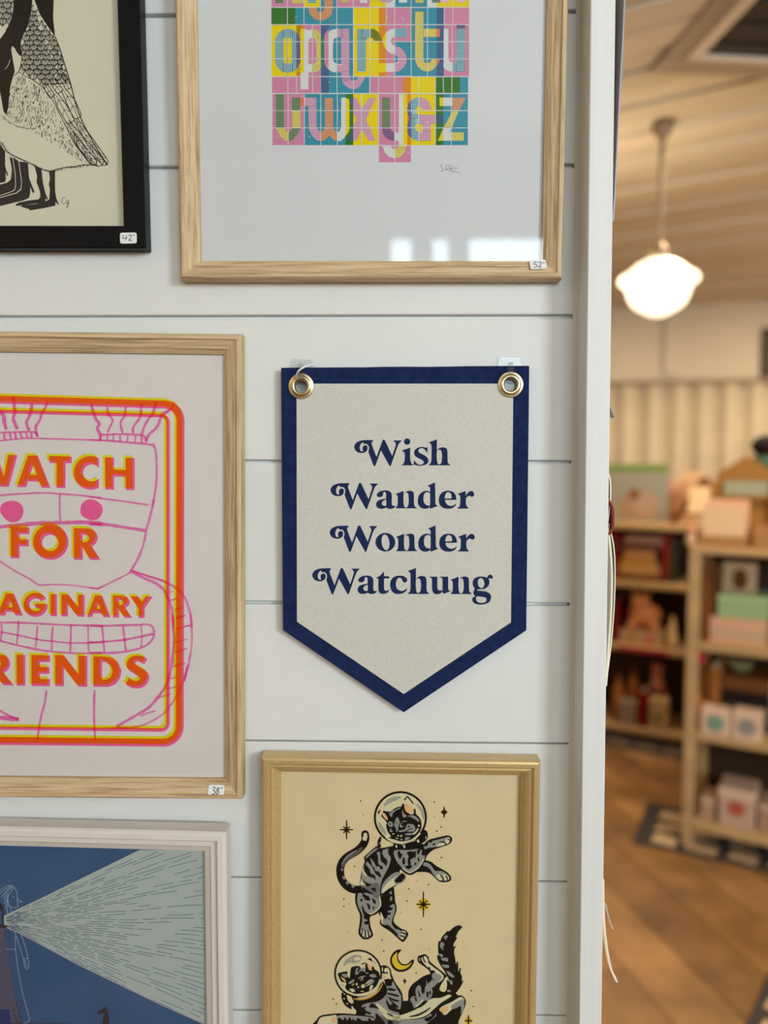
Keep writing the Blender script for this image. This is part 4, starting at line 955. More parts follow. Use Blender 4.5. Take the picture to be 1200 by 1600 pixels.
for P in ([(28, 1576), (31, 1588), (33, 1602)], [(20, 1576), (24, 1590), (29, 1603)], [(0, 1600), (60, 1598), (95, 1599), (140, 1603)], [(64, 1598), (66, 1592), (73, 1592), (75, 1598)]): pr.line(P, 1.0, LDK, 3)
pr.group('printed_girl')
for P in ([(28, 1417), (24, 1418), (16, 1417), (13, 1409), (13, 1400), (17, 1393), (22, 1387)], [(28, 1417), (27, 1408), (27, 1398), (24.5, 1390), (21, 1385)], [(27, 1403), (30, 1407), (35, 1409), (29, 1409)], [(16, 1416), (16.5, 1421), (19, 1425)], [(0, 1392), (8, 1385.5), (16, 1383.5), (21, 1384.5)], [(0, 1397), (8, 1389), (18, 1384.5)], [(2, 1402), (8, 1394), (16, 1386.5), (20, 1385.5)], [(5, 1405), (9, 1396), (15, 1390), (20, 1387)], [(7, 1412), (9, 1402), (13, 1395)], [(9, 1420), (10.5, 1408), (12.5, 1399)], [(11, 1428), (12, 1414), (11.5, 1406)],
          [(24, 1453), (24, 1470), (25, 1490), (28, 1514), (34, 1545), (40, 1570), (46, 1594), (36, 1599)], [(31, 1456), (36, 1468), (42, 1488), (43.5, 1497)], [(25, 1462), (31, 1480), (36.5, 1497), (43.5, 1496.5)], [(37, 1498), (38, 1508), (41, 1514), (44.5, 1512), (45, 1504), (43.5, 1497)], [(39, 1500), (40, 1506), (42, 1511)], [(10, 1483), (24, 1483.5)]):
    pr.line(P, .75, LLINE, 3, True)
pr.dot(21.3, 1401.5, .9, LLINE, 4)
pr.group('printed_dog')
pr.poly([(152, 1584), (153, 1580.5), (158, 1578), (163, 1573), (165.5, 1573.5), (166, 1577), (169, 1579), (168.5, 1582), (170.5, 1588), (171, 1610), (159, 1610), (160.5, 1592), (163.5, 1583.5), (158, 1583.5), (155, 1585.5)], LDK, 1)
pr.build()

# ------------------------------------------------------------------ print: cats in space
pr = Print(m_cats, PW, p_cats)
B = ink('cat_black', 11, 12, 14); G1 = ink('cat_grey', 140, 138, 134); G2 = ink('cat_smoke', 84, 82, 78); HL = ink('cat_cream', 208, 198, 164); PE = ink('cat_peach', 216, 170, 122); YE = ink('cat_yellow', 214, 178, 44); SH = ink('helmet_shade', 156, 154, 138); GOLDI = ink('cat_gold', 198, 156, 70)
BASE = ink('helmet_fill', 208, 195, 156)
H = cr(575, 1230, 12); K = cr(500, 1220, 5); Lg = cr(545, 1380, 11.43); Mt = cr(515, 1290, 10.909); Nn = cr(600, 1290, 10.435)
def ps(C, m, ly, *P): pr.poly(smooth(C(*P), True, 3), m, ly)
def pp(C, m, ly, *P): pr.poly(C(*P), m, ly)
def ls(C, m, ly, w_, *P): pr.line(C(*P), w_, m, ly, True)
# first cat: tail, body, legs
pr.group('printed_cat')
ls(K, B, 0, 12.4, (352, 418), (355, 455), (335, 502), (285, 550), (215, 592), (172, 640), (157, 700), (170, 768), (210, 822), (260, 848), (318, 850))
pr.dot(500+352/5, 1220+416/5, 6.2, B, 0)
ls(K, HL, 1, [4, 6.5, 6.5, 6], (351, 408), (355, 430), (350, 452), (345, 466))
ls(K, G2, 1, [3, 6, 6.5, 6, 4], (330, 520), (290, 560), (230, 596), (190, 640), (172, 676))
ls(K, G1, 2, [1, 2.4, 2.2, 1.4], (285, 542), (240, 572), (200, 604), (172, 650))
for P in ([(162, 690), (176, 684), (182, 700), (168, 706)], [(172, 752), (190, 740), (202, 760), (186, 776)], [(200, 798), (212, 780), (226, 800), (214, 816)], [(244, 826), (256, 804), (272, 826), (258, 838)]): pp(K, G1, 2, *P)
ps(Mt, B, 0, (600, 610, 1), (585, 560), (600, 520), (790, 355), (850, 360), (900, 380), (1100, 340), (1160, 330), (1260, 380), (1300, 600), (1240, 720), (1190, 800), (1300, 900), (1150, 1010), (1090, 1060), (1000, 1100), (860, 1200), (560, 1180), (500, 1130), (520, 980), (530, 860), (560, 720))
ps(Mt, G2, 1, (620, 530), (790, 385), (835, 395), (700, 500), (620, 570)); ls(Mt, HL, 2, .9, (625, 540), (720, 450), (800, 395))
ps(Mt, G1, 1, (690, 560), (620, 640), (560, 740), (545, 860), (545, 920), (500, 980), (530, 1020), (560, 1080), (640, 1110), (760, 1220), (850, 1230), (862, 1100), (880, 960), (940, 830), (1000, 720), (1038, 600), (1040, 540), (1000, 460), (1020, 390), (960, 400), (880, 430), (800, 465))
for P in ([(610, 655), (640, 690), (690, 760), (700, 815), (775, 850), (780, 930), (740, 890), (670, 870), (610, 800), (585, 730)],
          [(690, 555), (725, 680), (770, 720), (775, 770), (845, 790), (885, 880), (850, 875), (775, 810), (720, 700), (640, 600)],
          [(790, 470), (815, 490), (830, 560), (832, 650), (905, 700), (905, 745), (860, 735), (840, 690), (800, 700), (740, 600), (700, 545)],
          [(875, 430), (925, 530), (985, 600), (965, 690), (930, 650), (880, 610), (862, 520)],
          [(1000, 385), (1030, 420), (1050, 480), (1030, 520), (1000, 470)],
          [(560, 890), (600, 950), (660, 985), (718, 1000), (690, 1020), (640, 1040), (580, 960)],
          [(545, 1035), (620, 1080), (738, 1160), (690, 1165), (600, 1130)], [(775, 985), (810, 990), (795, 1010)], [(705, 1075), (775, 1060), (785, 1130), (740, 1110)]): ps(Mt, B, 2, *P)
pp(Mt, HL, 3, (555, 740), (580, 740), (590, 790), (640, 860), (600, 850), (560, 800)); pp(Mt, HL, 3, (545, 900), (560, 960), (620, 1020), (560, 1010), (500, 1000), (530, 970))
ps(Mt, G1, 2, (1180, 800), (1140, 795), (1060, 830), (960, 920), (900, 1010), (885, 1080), (890, 1165), (1000, 1080), (1150, 1010), (1290, 930), (1250, 860))
ps(Mt, HL, 3, (1150, 850), (1040, 930), (960, 1000), (900, 1090), (895, 1150), (1010, 1070), (1120, 1000), (1090, 940))
pp(Mt, B, 4, (1190, 850), (1110, 930), (1130, 980), (1230, 960), (1300, 860), (1240, 800))
ps(Mt, B, 1, (895, 1170), (950, 1110), (1045, 1060), (1090, 1060), (1100, 1320), (870, 1320))
# legs
ps(Lg, B, 0, (125, 165), (115, 330), (150, 450), (195, 560), (195, 700), (170, 850), (180, 920), (240, 990), (300, 1005), (350, 1000), (430, 945), (430, 890), (395, 790), (377, 680), (380, 600), (480, 560), (570, 480), (605, 380), (570, 200), (600, 40), (560, 0), (250, 60))
ps(Lg, G1, 1, (165, 190), (150, 330), (185, 450), (237, 560), (235, 700), (208, 850), (228, 920), (300, 978), (390, 930), (388, 880), (352, 790), (340, 660), (262, 560), (232, 430), (245, 395), (290, 500), (370, 555), (440, 535), (530, 460), (570, 380), (545, 240), (560, 60), (500, 0), (260, 40), (300, 160), (270, 180), (215, 175))
ls(Lg, HL, 2, 1.8, (548, 240), (570, 380), (530, 455), (440, 530), (370, 550))
for P in ([(205, 300), (225, 270), (248, 295), (225, 335)], [(230, 170), (300, 210), (360, 235), (382, 305), (350, 310), (285, 290)], [(415, 262), (475, 310), (482, 360), (460, 372), (430, 330)], [(318, 348), (380, 400), (382, 460), (355, 465), (330, 400)], [(430, 415), (460, 430), (445, 468), (425, 450)], [(260, 590), (375, 570), (372, 640), (300, 650)], [(265, 700), (370, 660), (350, 720), (320, 745)]): ps(Lg, B, 3, *P)
for P in ([(212, 850), (225, 830), (222, 900), (212, 900)], [(250, 850), (275, 850), (275, 960), (245, 930)], [(312, 860), (330, 860), (342, 960), (318, 970)], [(360, 850), (385, 880), (398, 920), (380, 930)]): pp(Lg, HL, 3, *P)
for P in ([(242, 800), (240, 880), (225, 930)], [(292, 840), (296, 900), (296, 985)], [(340, 840), (350, 900), (362, 960)]): ls(Lg, B, 4, 1.7, *P)
ps(Lg, B, 0, (590, 200), (660, 120), (730, 80), (810, 95), (805, 230), (850, 400), (852, 500), (800, 685), (940, 812), (1010, 832), (1062, 900), (1050, 950), (990, 1040), (940, 1042), (850, 960), (720, 850), (600, 775), (553, 710), (572, 600), (530, 515))
ps(Lg, G1, 1, (615, 590), (640, 640), (690, 600), (700, 470), (760, 390), (815, 380), (825, 500), (765, 690), (800, 760), (920, 850), (1010, 870), (1020, 930), (960, 1000), (900, 960), (850, 880), (700, 745), (640, 755), (590, 705), (600, 650))
for P in ([(700, 430), (790, 440), (760, 480), (705, 490)], [(690, 520), (755, 530), (735, 560), (700, 570)], [(695, 635), (730, 625), (725, 655)], [(770, 745), (880, 790), (850, 830), (810, 790)], [(600, 760), (700, 755), (860, 900), (850, 940), (720, 830)]): ps(Lg, B, 2, *P)
pp(Lg, HL, 2, (560, 510), (600, 560), (615, 640), (600, 690), (620, 735), (585, 715)); pp(Lg, HL, 2, (860, 925), (950, 970), (985, 990), (960, 1010), (900, 960))
pp(Lg, HL, 2, (945, 845), (1015, 862), (1020, 885), (960, 870)); pp(Lg, HL, 2, (935, 900), (1000, 930), (1000, 955), (930, 930))
for P in ([(930, 880), (980, 885), (1025, 910)], [(915, 935), (970, 945), (1005, 970)]): ls(Lg, B, 3, 1.7, *P)
pp(Lg, G1, 2, (725, 160), (765, 140), (765, 195), (735, 190)); pp(Lg, G1, 2, (735, 260), (770, 225), (775, 300), (740, 320))
# chest and fore legs
ps(Nn, B, 3, (140, 370), (700, 300), (690, 520), (600, 700), (500, 780), (430, 805), (340, 780), (220, 650), (150, 520))
ps(Nn, G1, 4, (172, 405), (400, 400), (560, 380), (650, 420), (672, 490), (640, 590), (560, 700), (440, 765), (370, 755), (260, 650), (185, 540))
ls(Nn, HL, 5, 1.6, (655, 540), (600, 630), (540, 700), (440, 762), (380, 752), (300, 690))
for P in ([(225, 420), (250, 405), (270, 450), (300, 470), (265, 545), (225, 490)], [(310, 520), (335, 525), (345, 620), (318, 635), (295, 590)], [(370, 440), (470, 420), (480, 520), (430, 560), (440, 620), (400, 660), (385, 560), (400, 500)], [(480, 430), (520, 420), (510, 530), (480, 500)], [(540, 400), (600, 380), (560, 470), (540, 450)], [(545, 545), (560, 510), (585, 575), (560, 580)], [(495, 615), (520, 600), (528, 635), (500, 645)], [(345, 660), (460, 645), (430, 700), (380, 705)]): ps(Nn, B, 5, *P)
ps(Nn, B, 3, (640, 340), (720, 238), (820, 205), (960, 172), (1050, 160), (1108, 200), (1102, 262), (1040, 315), (920, 355), (800, 400), (710, 480), (640, 560))
ps(Nn, G1, 5, (690, 320), (740, 260), (830, 240), (980, 200), (1050, 190), (1080, 215), (1065, 270), (1000, 300), (860, 345), (720, 365), (640, 400), (640, 350))
for P in ([(740, 235), (790, 240), (770, 280), (745, 275)], [(795, 295), (830, 285), (825, 325), (800, 320)], [(690, 260), (715, 290), (700, 340), (660, 320)], [(610, 330), (640, 330), (665, 400), (630, 420), (605, 380)], [(620, 420), (740, 370), (860, 360), (760, 410), (680, 480), (620, 480)]): ps(Nn, B, 6, *P)
ps(Nn, HL, 6, (880, 310), (920, 285), (985, 290), (985, 315), (860, 345)); ps(Nn, HL, 6, (1000, 240), (1040, 190), (1075, 215), (1060, 275), (1015, 300))
for P in ([(905, 268), (960, 262), (1000, 285), (1010, 310)], [(1030, 225), (1060, 225), (1085, 250)]): ls(Nn, B, 7, 1.8, *P)
ps(Nn, B, 2, (640, 575), (690, 568), (770, 590), (860, 660), (1020, 752), (1090, 830), (1088, 895), (1000, 925), (900, 912), (820, 842), (740, 775), (640, 755), (520, 745))
ps(Nn, G1, 3, (640, 610), (690, 600), (760, 640), (800, 700), (840, 740), (950, 745), (1050, 820), (1062, 880), (980, 900), (880, 880), (800, 790), (760, 720), (700, 670), (640, 650))
ps(Nn, HL, 4, (850, 810), (920, 800), (960, 880), (900, 885)); ps(Nn, HL, 4, (960, 790), (1040, 815), (1060, 870), (1000, 895))
for P in ([(920, 810), (955, 850), (965, 905)], [(1000, 815), (1030, 850), (1035, 895)]): ls(Nn, B, 5, 2.0, *P)
# collar and helmet
pp(K, B, 6, (570, 480), (640, 500), (740, 470), (815, 380), (838, 395), (845, 440), (830, 465), (760, 518), (680, 535), (610, 535), (575, 515))
for P in ([(590, 503), (603, 503), (602, 523), (592, 523)], [(648, 503), (662, 500), (668, 522), (655, 526)], [(755, 470), (768, 455), (778, 478), (765, 485)], [(826, 430), (834, 440), (824, 460)]): pp(K, HL, 7, *P)
ls(K, B, 5, 4.8, (478, 440), (460, 480), (468, 525), (480, 560)); pr.poly(K((496, 498), (505, 480), (555, 500), (512, 520)), BASE, 5)
for x, y in [(480, 452), (462, 488), (474, 522)]: pr.dot(500+x/5, 1220+y/5, .8, HL, 7)
pr.poly(circ(625.6, 1277.6, 41.5, n=48), B, 7); pr.poly(circ(625.6, 1277.6, 38.2, n=48), BASE, 8)
ls(K, SH, 9, [2, 7, 7, 2], (500, 196), (540, 158), (590, 138), (632, 128)); ls(K, SH, 9, [1.5, 5, 5, 1.5], (748, 180), (785, 215), (805, 260), (810, 305)); ls(K, SH, 9, [2, 6, 6, 1.5], (460, 322), (474, 358), (495, 392), (518, 420))
ps(H, B, 10, (262, 560), (250, 530), (285, 450), (300, 440), (340, 452), (420, 458), (480, 410), (560, 370), (622, 362), (640, 320), (680, 312), (700, 400), (780, 500), (850, 500), (862, 400), (895, 430), (900, 500), (960, 560), (1000, 650), (1000, 760), (960, 850), (880, 930), (800, 985), (700, 1010), (600, 1015), (520, 990), (385, 950), (430, 925), (380, 850), (345, 760), (340, 700), (352, 660))
ps(H, PE, 11, (262, 500), (300, 480), (340, 525), (370, 590), (360, 615), (320, 590)); ps(H, PE, 11, (682, 320), (740, 322), (800, 345), (852, 400), (852, 450), (825, 490), (780, 470), (730, 475), (690, 410))
pp(H, HL, 12, (228, 420), (280, 420), (262, 500), (215, 520)); pp(H, HL, 12, (700, 230), (740, 190), (860, 320), (860, 370), (740, 320), (690, 305))
for P in ([(682, 245), (730, 182), (760, 195), (850, 310)], [(205, 505), (198, 465), (238, 435)]): ls(H, B, 13, 2.1, *P)
for P in ([(372, 690), (395, 645), (445, 650), (470, 710), (445, 745), (400, 735)], [(395, 490), (460, 480), (440, 560)], [(440, 455), (500, 430), (580, 385), (610, 395), (520, 440), (460, 490)], [(640, 420), (680, 500), (720, 530), (690, 570), (650, 540)], [(500, 660), (540, 560), (575, 590), (600, 655), (680, 630), (735, 640), (640, 660), (580, 700), (560, 800), (530, 840), (520, 760), (490, 720)], [(720, 545), (860, 530), (950, 610), (955, 650), (880, 600), (790, 555)], [(730, 700), (790, 690), (860, 710), (885, 780), (860, 830), (700, 830), (600, 840), (575, 815), (690, 790)], [(700, 870), (840, 850), (850, 890), (720, 900)], [(690, 940), (790, 940), (770, 970), (690, 1000)]): ps(H, G1, 11, *P)
for P in ([(580, 575), (655, 600), (590, 630)], [(400, 660), (430, 690), (405, 720)], [(525, 640), (550, 660), (530, 695)], [(735, 745), (770, 715), (800, 745), (740, 760)]): pp(H, B, 12, *P)
for P in ([(700, 830), (770, 790), (840, 780)], [(700, 865), (770, 850), (830, 855)]): ls(H, B, 12, 1.5, *P)
for cx_, cy_, r in ((448, 800, 4.6), (640, 712, 5.4)):
    pr.dot(575+cx_/12, 1230+cy_/12, r, B, 12); pr.dot(575+(cx_-8)/12, 1230+(cy_+6)/12, r*.62, G1, 13); pr.dot(575+(cx_+4)/12, 1230+cy_/12, r*.42, B, 14); pr.dot(575+(cx_-22)/12, 1230+(cy_+18)/12, 1.0, HL, 15)
ps(H, B, 12, (510, 900), (560, 860), (640, 850), (690, 890), (690, 990), (600, 1010), (520, 980))
for P in ([(545, 915), (570, 890), (580, 930)], [(600, 920), (630, 885), (645, 910), (620, 940)], [(510, 945), (570, 960), (550, 975)], [(590, 985), (650, 965), (640, 990)], [(450, 870), (490, 860), (480, 895)]): pp(H, HL, 13, *P)
ls(H, HL, 13, 2.4, (850, 880), (900, 840), (940, 775)); pr.dot(575+955/12, 1230+722/12, 1.6, HL, 13)
ls(H, HL, 13, 2.6, (330, 930), (420, 1000), (520, 1035), (640, 1045), (760, 1020), (880, 960), (980, 860))
# second cat
pr.group('printed_cat')
S1, S2, T = cr(515, 1475, 10.909), cr(600, 1475, 8.571), cr(640, 1430, 12)
pp(T, B, 0, (992, 228), (962, 195), (910, 184), (830, 220), (745, 298), (702, 298), (600, 410), (575, 490), (545, 473), (530, 560), (534, 700), (560, 752), (515, 742), (520, 820), (570, 930), (660, 1060), (752, 1242), (690, 1205), (702, 1290), (690, 1400), (640, 1448), (580, 1450), (540, 1430), (500, 1380), (470, 1440), (468, 1600), (900, 1560), (868, 1462), (960, 1340), (1018, 1218), (980, 1240), (985, 1150), (950, 1070), (968, 990), (940, 988), (915, 1060), (910, 868), (890, 866), (870, 920), (850, 780), (835, 720), (840, 640), (875, 568), (820, 592), (830, 530), (890, 430), (868, 402), (920, 295))
for P in ([(640, 420), (695, 370), (712, 415), (680, 430), (690, 465)], [(600, 500), (655, 550), (620, 600), (640, 660), (570, 590)], [(560, 745), (590, 722), (630, 760), (600, 790)], [(590, 810), (710, 800), (715, 870), (650, 850), (620, 850)], [(600, 930), (720, 935), (740, 980), (660, 985)], [(690, 1050), (740, 1060), (830, 1140), (820, 1170), (740, 1130)], [(760, 1215), (800, 1240), (800, 1300), (760, 1280)], [(720, 1400), (770, 1410), (760, 1440), (700, 1430)]): ps(T, G1, 1, *P)
# body
ps(S2, B, 0, (230, 860), (250, 765), (320, 755), (325, 640), (370, 550), (450, 485), (530, 430), (640, 400), (820, 430), (740, 600), (830, 650), (960, 660), (1000, 700), (1050, 695), (1095, 760), (1060, 900), (1000, 1030), (960, 1150), (600, 1250), (-200, 1250), (-700, 1250), (-870, 1150), (-400, 1120), (-150, 950), (0, 850))
ps(S1, B, 0, (400, 930), (700, 930), (900, 700), (960, 850), (1180, 900), (1180, 1364), (460, 1400), (455, 1150), (400, 1080))
ps(S1, G1, 1, (540, 1060), (640, 1010), (760, 980), (870, 930), (960, 860), (1000, 900), (960, 1000), (1100, 1150), (1180, 1180), (1180, 1364), (640, 1364), (600, 1220), (640, 1150))
ps(S1, HL, 2, (790, 1010), (880, 1060), (980, 1150), (1090, 1200), (1200, 1230), (1200, 1310), (1080, 1270), (940, 1190), (850, 1150))
ps(S2, HL, 2, (-60, 880), (60, 960), (200, 960), (420, 880), (520, 800), (640, 730), (760, 720), (860, 680), (900, 700), (760, 790), (660, 880), (560, 960), (420, 1000), (200, 1010), (40, 1000))
ps(S2, G1, 1, (-40, 960), (200, 1010), (420, 1010), (560, 980), (660, 900), (700, 960), (560, 1080), (480, 1250), (0, 1250))
ls(S2, B, 3, [1.5, 3.4, 3, 1.5], (340, 972), (440, 955), (540, 910), (625, 850))
for P in ([(700, 1000), (760, 1010), (720, 1040)], [(540, 1000), (640, 960), (620, 920), (690, 860), (690, 950), (590, 1040)]): ps(S2, B, 3, *P)
# hind leg reaching up
ps(S2, B, 1, (445, 210), (460, 160), (500, 148), (550, 135), (600, 180), (625, 245), (830, 410), (825, 450), (740, 550), (690, 610), (670, 720), (600, 640), (620, 400), (560, 320), (470, 255))
ps(S2, HL, 2, (500, 200), (520, 170), (560, 165), (590, 215), (610, 270), (800, 425), (720, 520), (680, 440), (650, 370), (560, 290), (520, 240))
ps(S2, G1, 3, (650, 380), (720, 400), (780, 440), (720, 520), (650, 600), (640, 700), (560, 760), (520, 700), (560, 560), (600, 520), (640, 480))
pp(S2, SH, 3, (465, 200), (480, 178), (485, 230), (470, 225))
for P in ([(492, 170), (495, 215), (515, 250)], [(525, 165), (530, 205), (555, 250)]): ls(S2, B, 4, 2.0, *P)
for P in ([(570, 310), (625, 318), (600, 345)], [(620, 350), (690, 365), (640, 400)], [(640, 450), (680, 490), (650, 480)], [(640, 590), (660, 580), (655, 620)], [(605, 630), (630, 640), (620, 690)], [(570, 640), (600, 650), (590, 720), (570, 700)]): ps(S2, B, 4, *P)
ps(S2, G1, 2, (450, 560), (495, 570), (500, 640), (540, 690), (560, 560), (590, 560), (560, 480), (580, 570), (640, 600), (640, 680), (500, 790), (410, 860), (380, 800), (350, 740), (410, 690), (450, 750), (420, 640))
for P in ([(505, 570), (545, 600), (545, 660), (520, 640)], [(450, 610), (490, 690), (470, 705)], [(400, 690), (445, 755), (420, 760)]): ps(S2, B, 3, *P)
ls(S2, B, 4, 2.6, (415, 862), (500, 830), (580, 760)); ls(S2, HL, 4, 2.0, (420, 840), (490, 790), (520, 740))
# far hind paw
ps(S2, B, 3, (705, 890), (740, 830), (830, 780), (960, 700), (1050, 692), (1098, 770), (1070, 870), (1000, 1020), (900, 1120), (780, 1000), (760, 960))
ps(S2, HL, 4, (740, 880), (790, 830), (900, 780), (1000, 720), (1050, 715), (1070, 770), (960, 830), (880, 900), (830, 945), (790, 940))
ps(S2, G1, 5, (900, 830), (1040, 740), (1075, 780), (1060, 880), (1030, 940), (1030, 830), (940, 870)); ps(S2, PE, 5, (740, 880), (800, 840), (860, 845), (850, 890), (800, 935), (770, 900))
for P in ([(740, 895), (755, 920)], [(765, 905), (780, 935)]): ls(S2, B, 6, 1.8, *P)
# raised arm on the helmet
ps(S1, B, 5, (810, 440), (830, 390), (920, 362), (990, 380), (1040, 430), (1060, 520), (1120, 660), (1240, 850), (1240, 1120), (1180, 1160), (1000, 1100), (960, 850), (940, 640), (880, 560), (850, 500))
ps(S1, HL, 6, (860, 505), (985, 505), (990, 480), (935, 475), (940, 420), (985, 405), (1020, 450), (1035, 540), (1050, 600), (1010, 590), (930, 605), (890, 560)); ps(S1, PE, 7, (890, 520), (950, 525), (955, 575), (915, 580))
pp(S1, HL, 6, (845, 420), (860, 405), (862, 460), (848, 470)); pp(S1, HL, 6, (890, 400), (908, 395), (912, 465), (895, 465))
ps(S1, G1, 6, (945, 650), (980, 720), (1060, 680), (1080, 640), (1180, 820), (1220, 900), (1210, 1090), (1170, 1110), (1060, 1080), (1000, 1040), (980, 960), (970, 860), (985, 780))
for P in ([(940, 610), (1010, 600), (1060, 670), (1040, 720), (980, 690)], [(1000, 750), (1120, 770), (1110, 800), (1000, 790)], [(1000, 830), (1170, 870), (1165, 900), (1000, 860)], [(985, 890), (1080, 930), (1180, 960), (1170, 985), (1060, 960)], [(1000, 920), (1100, 1000), (1180, 1080), (1120, 1070)], [(980, 965), (1030, 1040), (1070, 1020), (1170, 1140), (1010, 1110)]): ps(S1, B, 7, *P)
# stretched fore leg
ps(S1, B, 3, (-215, 1400), (-215, 1290), (-150, 1220), (0, 1195), (180, 1180), (420, 1195), (620, 1215), (760, 1250), (800, 1420))
ps(S1, HL, 4, (-185, 1400), (-185, 1300), (-130, 1245), (20, 1222), (120, 1222), (130, 1420)); ps(S1, PE, 5, (30, 1260), (90, 1258), (105, 1300), (90, 1340), (40, 1330))
ps(S1, G1, 4, (130, 1250), (180, 1215), (420, 1220), (640, 1240), (760, 1270), (700, 1310), (140, 1290))
for P in ([(135, 1262), (180, 1255), (230, 1310), (260, 1235), (300, 1310), (345, 1240), (380, 1310), (400, 1270), (440, 1320), (480, 1250), (560, 1310), (700, 1320), (700, 1420), (135, 1420)],): pp(S1, B, 5, *P)
for P in ([(530, 1090), (620, 1065), (600, 1105), (545, 1110)], [(580, 1130), (700, 1170), (700, 1200), (620, 1180)], [(690, 1030), (740, 1010), (850, 1110), (760, 1090), (680, 1085)], [(780, 1185), (850, 1230), (950, 1364), (820, 1364)], [(980, 1170), (1080, 1215), (1070, 1235), (990, 1200)], [(1000, 1300), (1080, 1330), (1060, 1400), (1000, 1380)], [(660, 1260), (720, 1300), (760, 1400), (680, 1400)]): ps(S1, B, 5, *P)
# hose, collar, helmet
ls(S1, B, 4, 8.4, (250, 830), (250, 920), (300, 1020), (390, 1075)); pr.poly(smooth(S1((300, 900), (360, 890), (400, 940), (400, 1010), (340, 980))), BASE, 4)
for x, y in [(252, 855), (248, 935), (298, 1020), (380, 1075)]: pp(S1, HL, 5, (x-18, y-14), (x+16, y-12), (x+6, y+16))
ps(S1, B, 6, (380, 880), (560, 940), (760, 860), (900, 640), (960, 740), (960, 860), (860, 960), (700, 1000), (480, 1010), (400, 960))
ls(S1, GOLDI, 7, [1, 2.4, 3, 2.6, 1.2], (400, 930), (520, 945), (680, 905), (820, 810), (910, 670))
pr.poly(circ(559.6, 1521.2, 37.5, n=48), B, 8); pr.poly(circ(559.6, 1521.2, 34.6, n=48), BASE, 9)
ps(S1, SH, 10, (240, 380), (260, 290), (360, 215), (450, 185), (545, 210), (520, 290), (420, 330), (330, 320)); ps(S1, HL, 11, (415, 250), (460, 222), (530, 240), (500, 278), (430, 278)); pp(S1, SH, 10, (190, 665), (240, 700), (235, 725), (205, 700)); pp(S1, SH, 10, (745, 280), (805, 345), (795, 358), (750, 310))
ps(S1, B, 11, (140, 515), (170, 490), (300, 465), (300, 520), (340, 580), (360, 420), (400, 385), (500, 375), (545, 430), (600, 470), (610, 350), (640, 330), (690, 440), (740, 370), (770, 430), (830, 470), (860, 560), (830, 680), (760, 750), (680, 800), (640, 820), (500, 850), (380, 840), (310, 800), (265, 740), (285, 660), (200, 640))
ps(S1, PE, 12, (190, 560), (250, 590), (280, 640), (240, 630)); ps(S1, PE, 12, (645, 370), (670, 345), (715, 380), (710, 420), (730, 440), (680, 445), (660, 410))
ps(S1, G1, 12, (200, 520), (280, 510), (310, 560), (260, 570)); pp(S1, B, 12, (640, 260), (700, 232), (745, 310), (690, 280)); ls(S1, B, 12, 1.8, (545, 345), (610, 320))
for P in ([(440, 520), (450, 430), (490, 400), (470, 470), (500, 500)], [(520, 430), (590, 400), (600, 460), (560, 450), (500, 480)], [(320, 670), (360, 630), (420, 600), (410, 640), (350, 680)], [(480, 590), (540, 550), (620, 545), (540, 580)], [(680, 530), (760, 510), (800, 560), (720, 570)], [(640, 640), (720, 600), (760, 640), (690, 700), (640, 690)], [(330, 770), (420, 760), (430, 820), (370, 800)], [(600, 480), (660, 490), (650, 510)]): ps(S1, G1, 12, *P)
for P in ([(540, 700), (590, 690), (600, 735), (550, 750)], [(470, 740), (500, 720), (495, 752)], [(450, 660), (480, 680), (455, 710)], [(690, 720), (740, 700), (720, 760), (680, 790)], [(520, 805), (580, 800), (570, 815)], [(340, 770), (390, 765), (420, 800), (390, 820)]): ps(S1, HL, 13, *P)
for P in ([(600, 690), (650, 650), (705, 615)], [(620, 720), (680, 680)]): ls(S1, HL, 13, 1.0, *P)
for x, y in [(545, 600), (395, 690)]: pp(S1, GOLDI, 14, (x-32, y+10), (x-10, y+14), (x+8, y-22), (x+24, y-25), (x+22, y+8), (x-8, y+26)); 
ls(S1, HL, 14, 2.6, (300, 810), (420, 862), (560, 875), (700, 830), (800, 740), (870, 600))
# moon, stars, dots
pr.group('printed_moon')
ps(S2, B, 1, (225, 72), (170, 80), (110, 130), (80, 215), (105, 305), (170, 365), (260, 372), (345, 330), (392, 265), (402, 220), (375, 208), (310, 265), (240, 262), (195, 205), (190, 140), (236, 80))
ps(S2, YE, 2, (175, 112), (120, 165), (108, 230), (140, 300), (200, 342), (280, 335), (345, 290), (372, 240), (320, 280), (240, 285), (185, 230), (172, 160))
pr.group('printed_star')
STARS = [(541.5, 1296.5, 10.5, 15, 6, 5.5), (694, 1269, 5.5, 8.5, 3.2, 5), (661.5, 1413, 11, 20, 7, 10), (732, 1595, 6, 9, 0, 6.5), (632.3, 1533, 3, 4, 0, 0)]
pr.build()
for x, y, rx, ry, rd, gl_ in STARS:
    pr.group('printed_star')
    if gl_: pr.dot(x, y, gl_, YE, 0)
    pr.line([(x-rx, y), (x, y), (x+rx, y)], [1.8, 2.8, 1.8], B, 1); pr.line([(x, y-ry), (x, y), (x, y+ry)], [1.8, 2.8, 1.8], B, 2)
    if rd:
        for s in (-1, 1): pr.line([(x-rd*.85, y-s*rd*.85), (x+rd*.85, y+s*rd*.85)], 2.0, B, 3)
        pr.dot(x, y, 3.2, B, 4)
    pr.build()
pr.group('printed_dot')
for x, y in [(563.4, 1251.8), (678.6, 1253.3), (554, 1353.6), (689, 1292), (682.6, 1298.8), (689.6, 1340), (669.7, 1382), (638.6, 1388.6), (636, 1407.6), (537.3, 1405), (537, 1416), (597, 1469), (599.5, 1486), (658, 1452.3), (520.6, 1561), (525.6, 1568.6), (736.6, 1548), (739.6, 1572.6), (650.4, 1520.5)]: pr.dot(x, y, 1.25, B, 1)
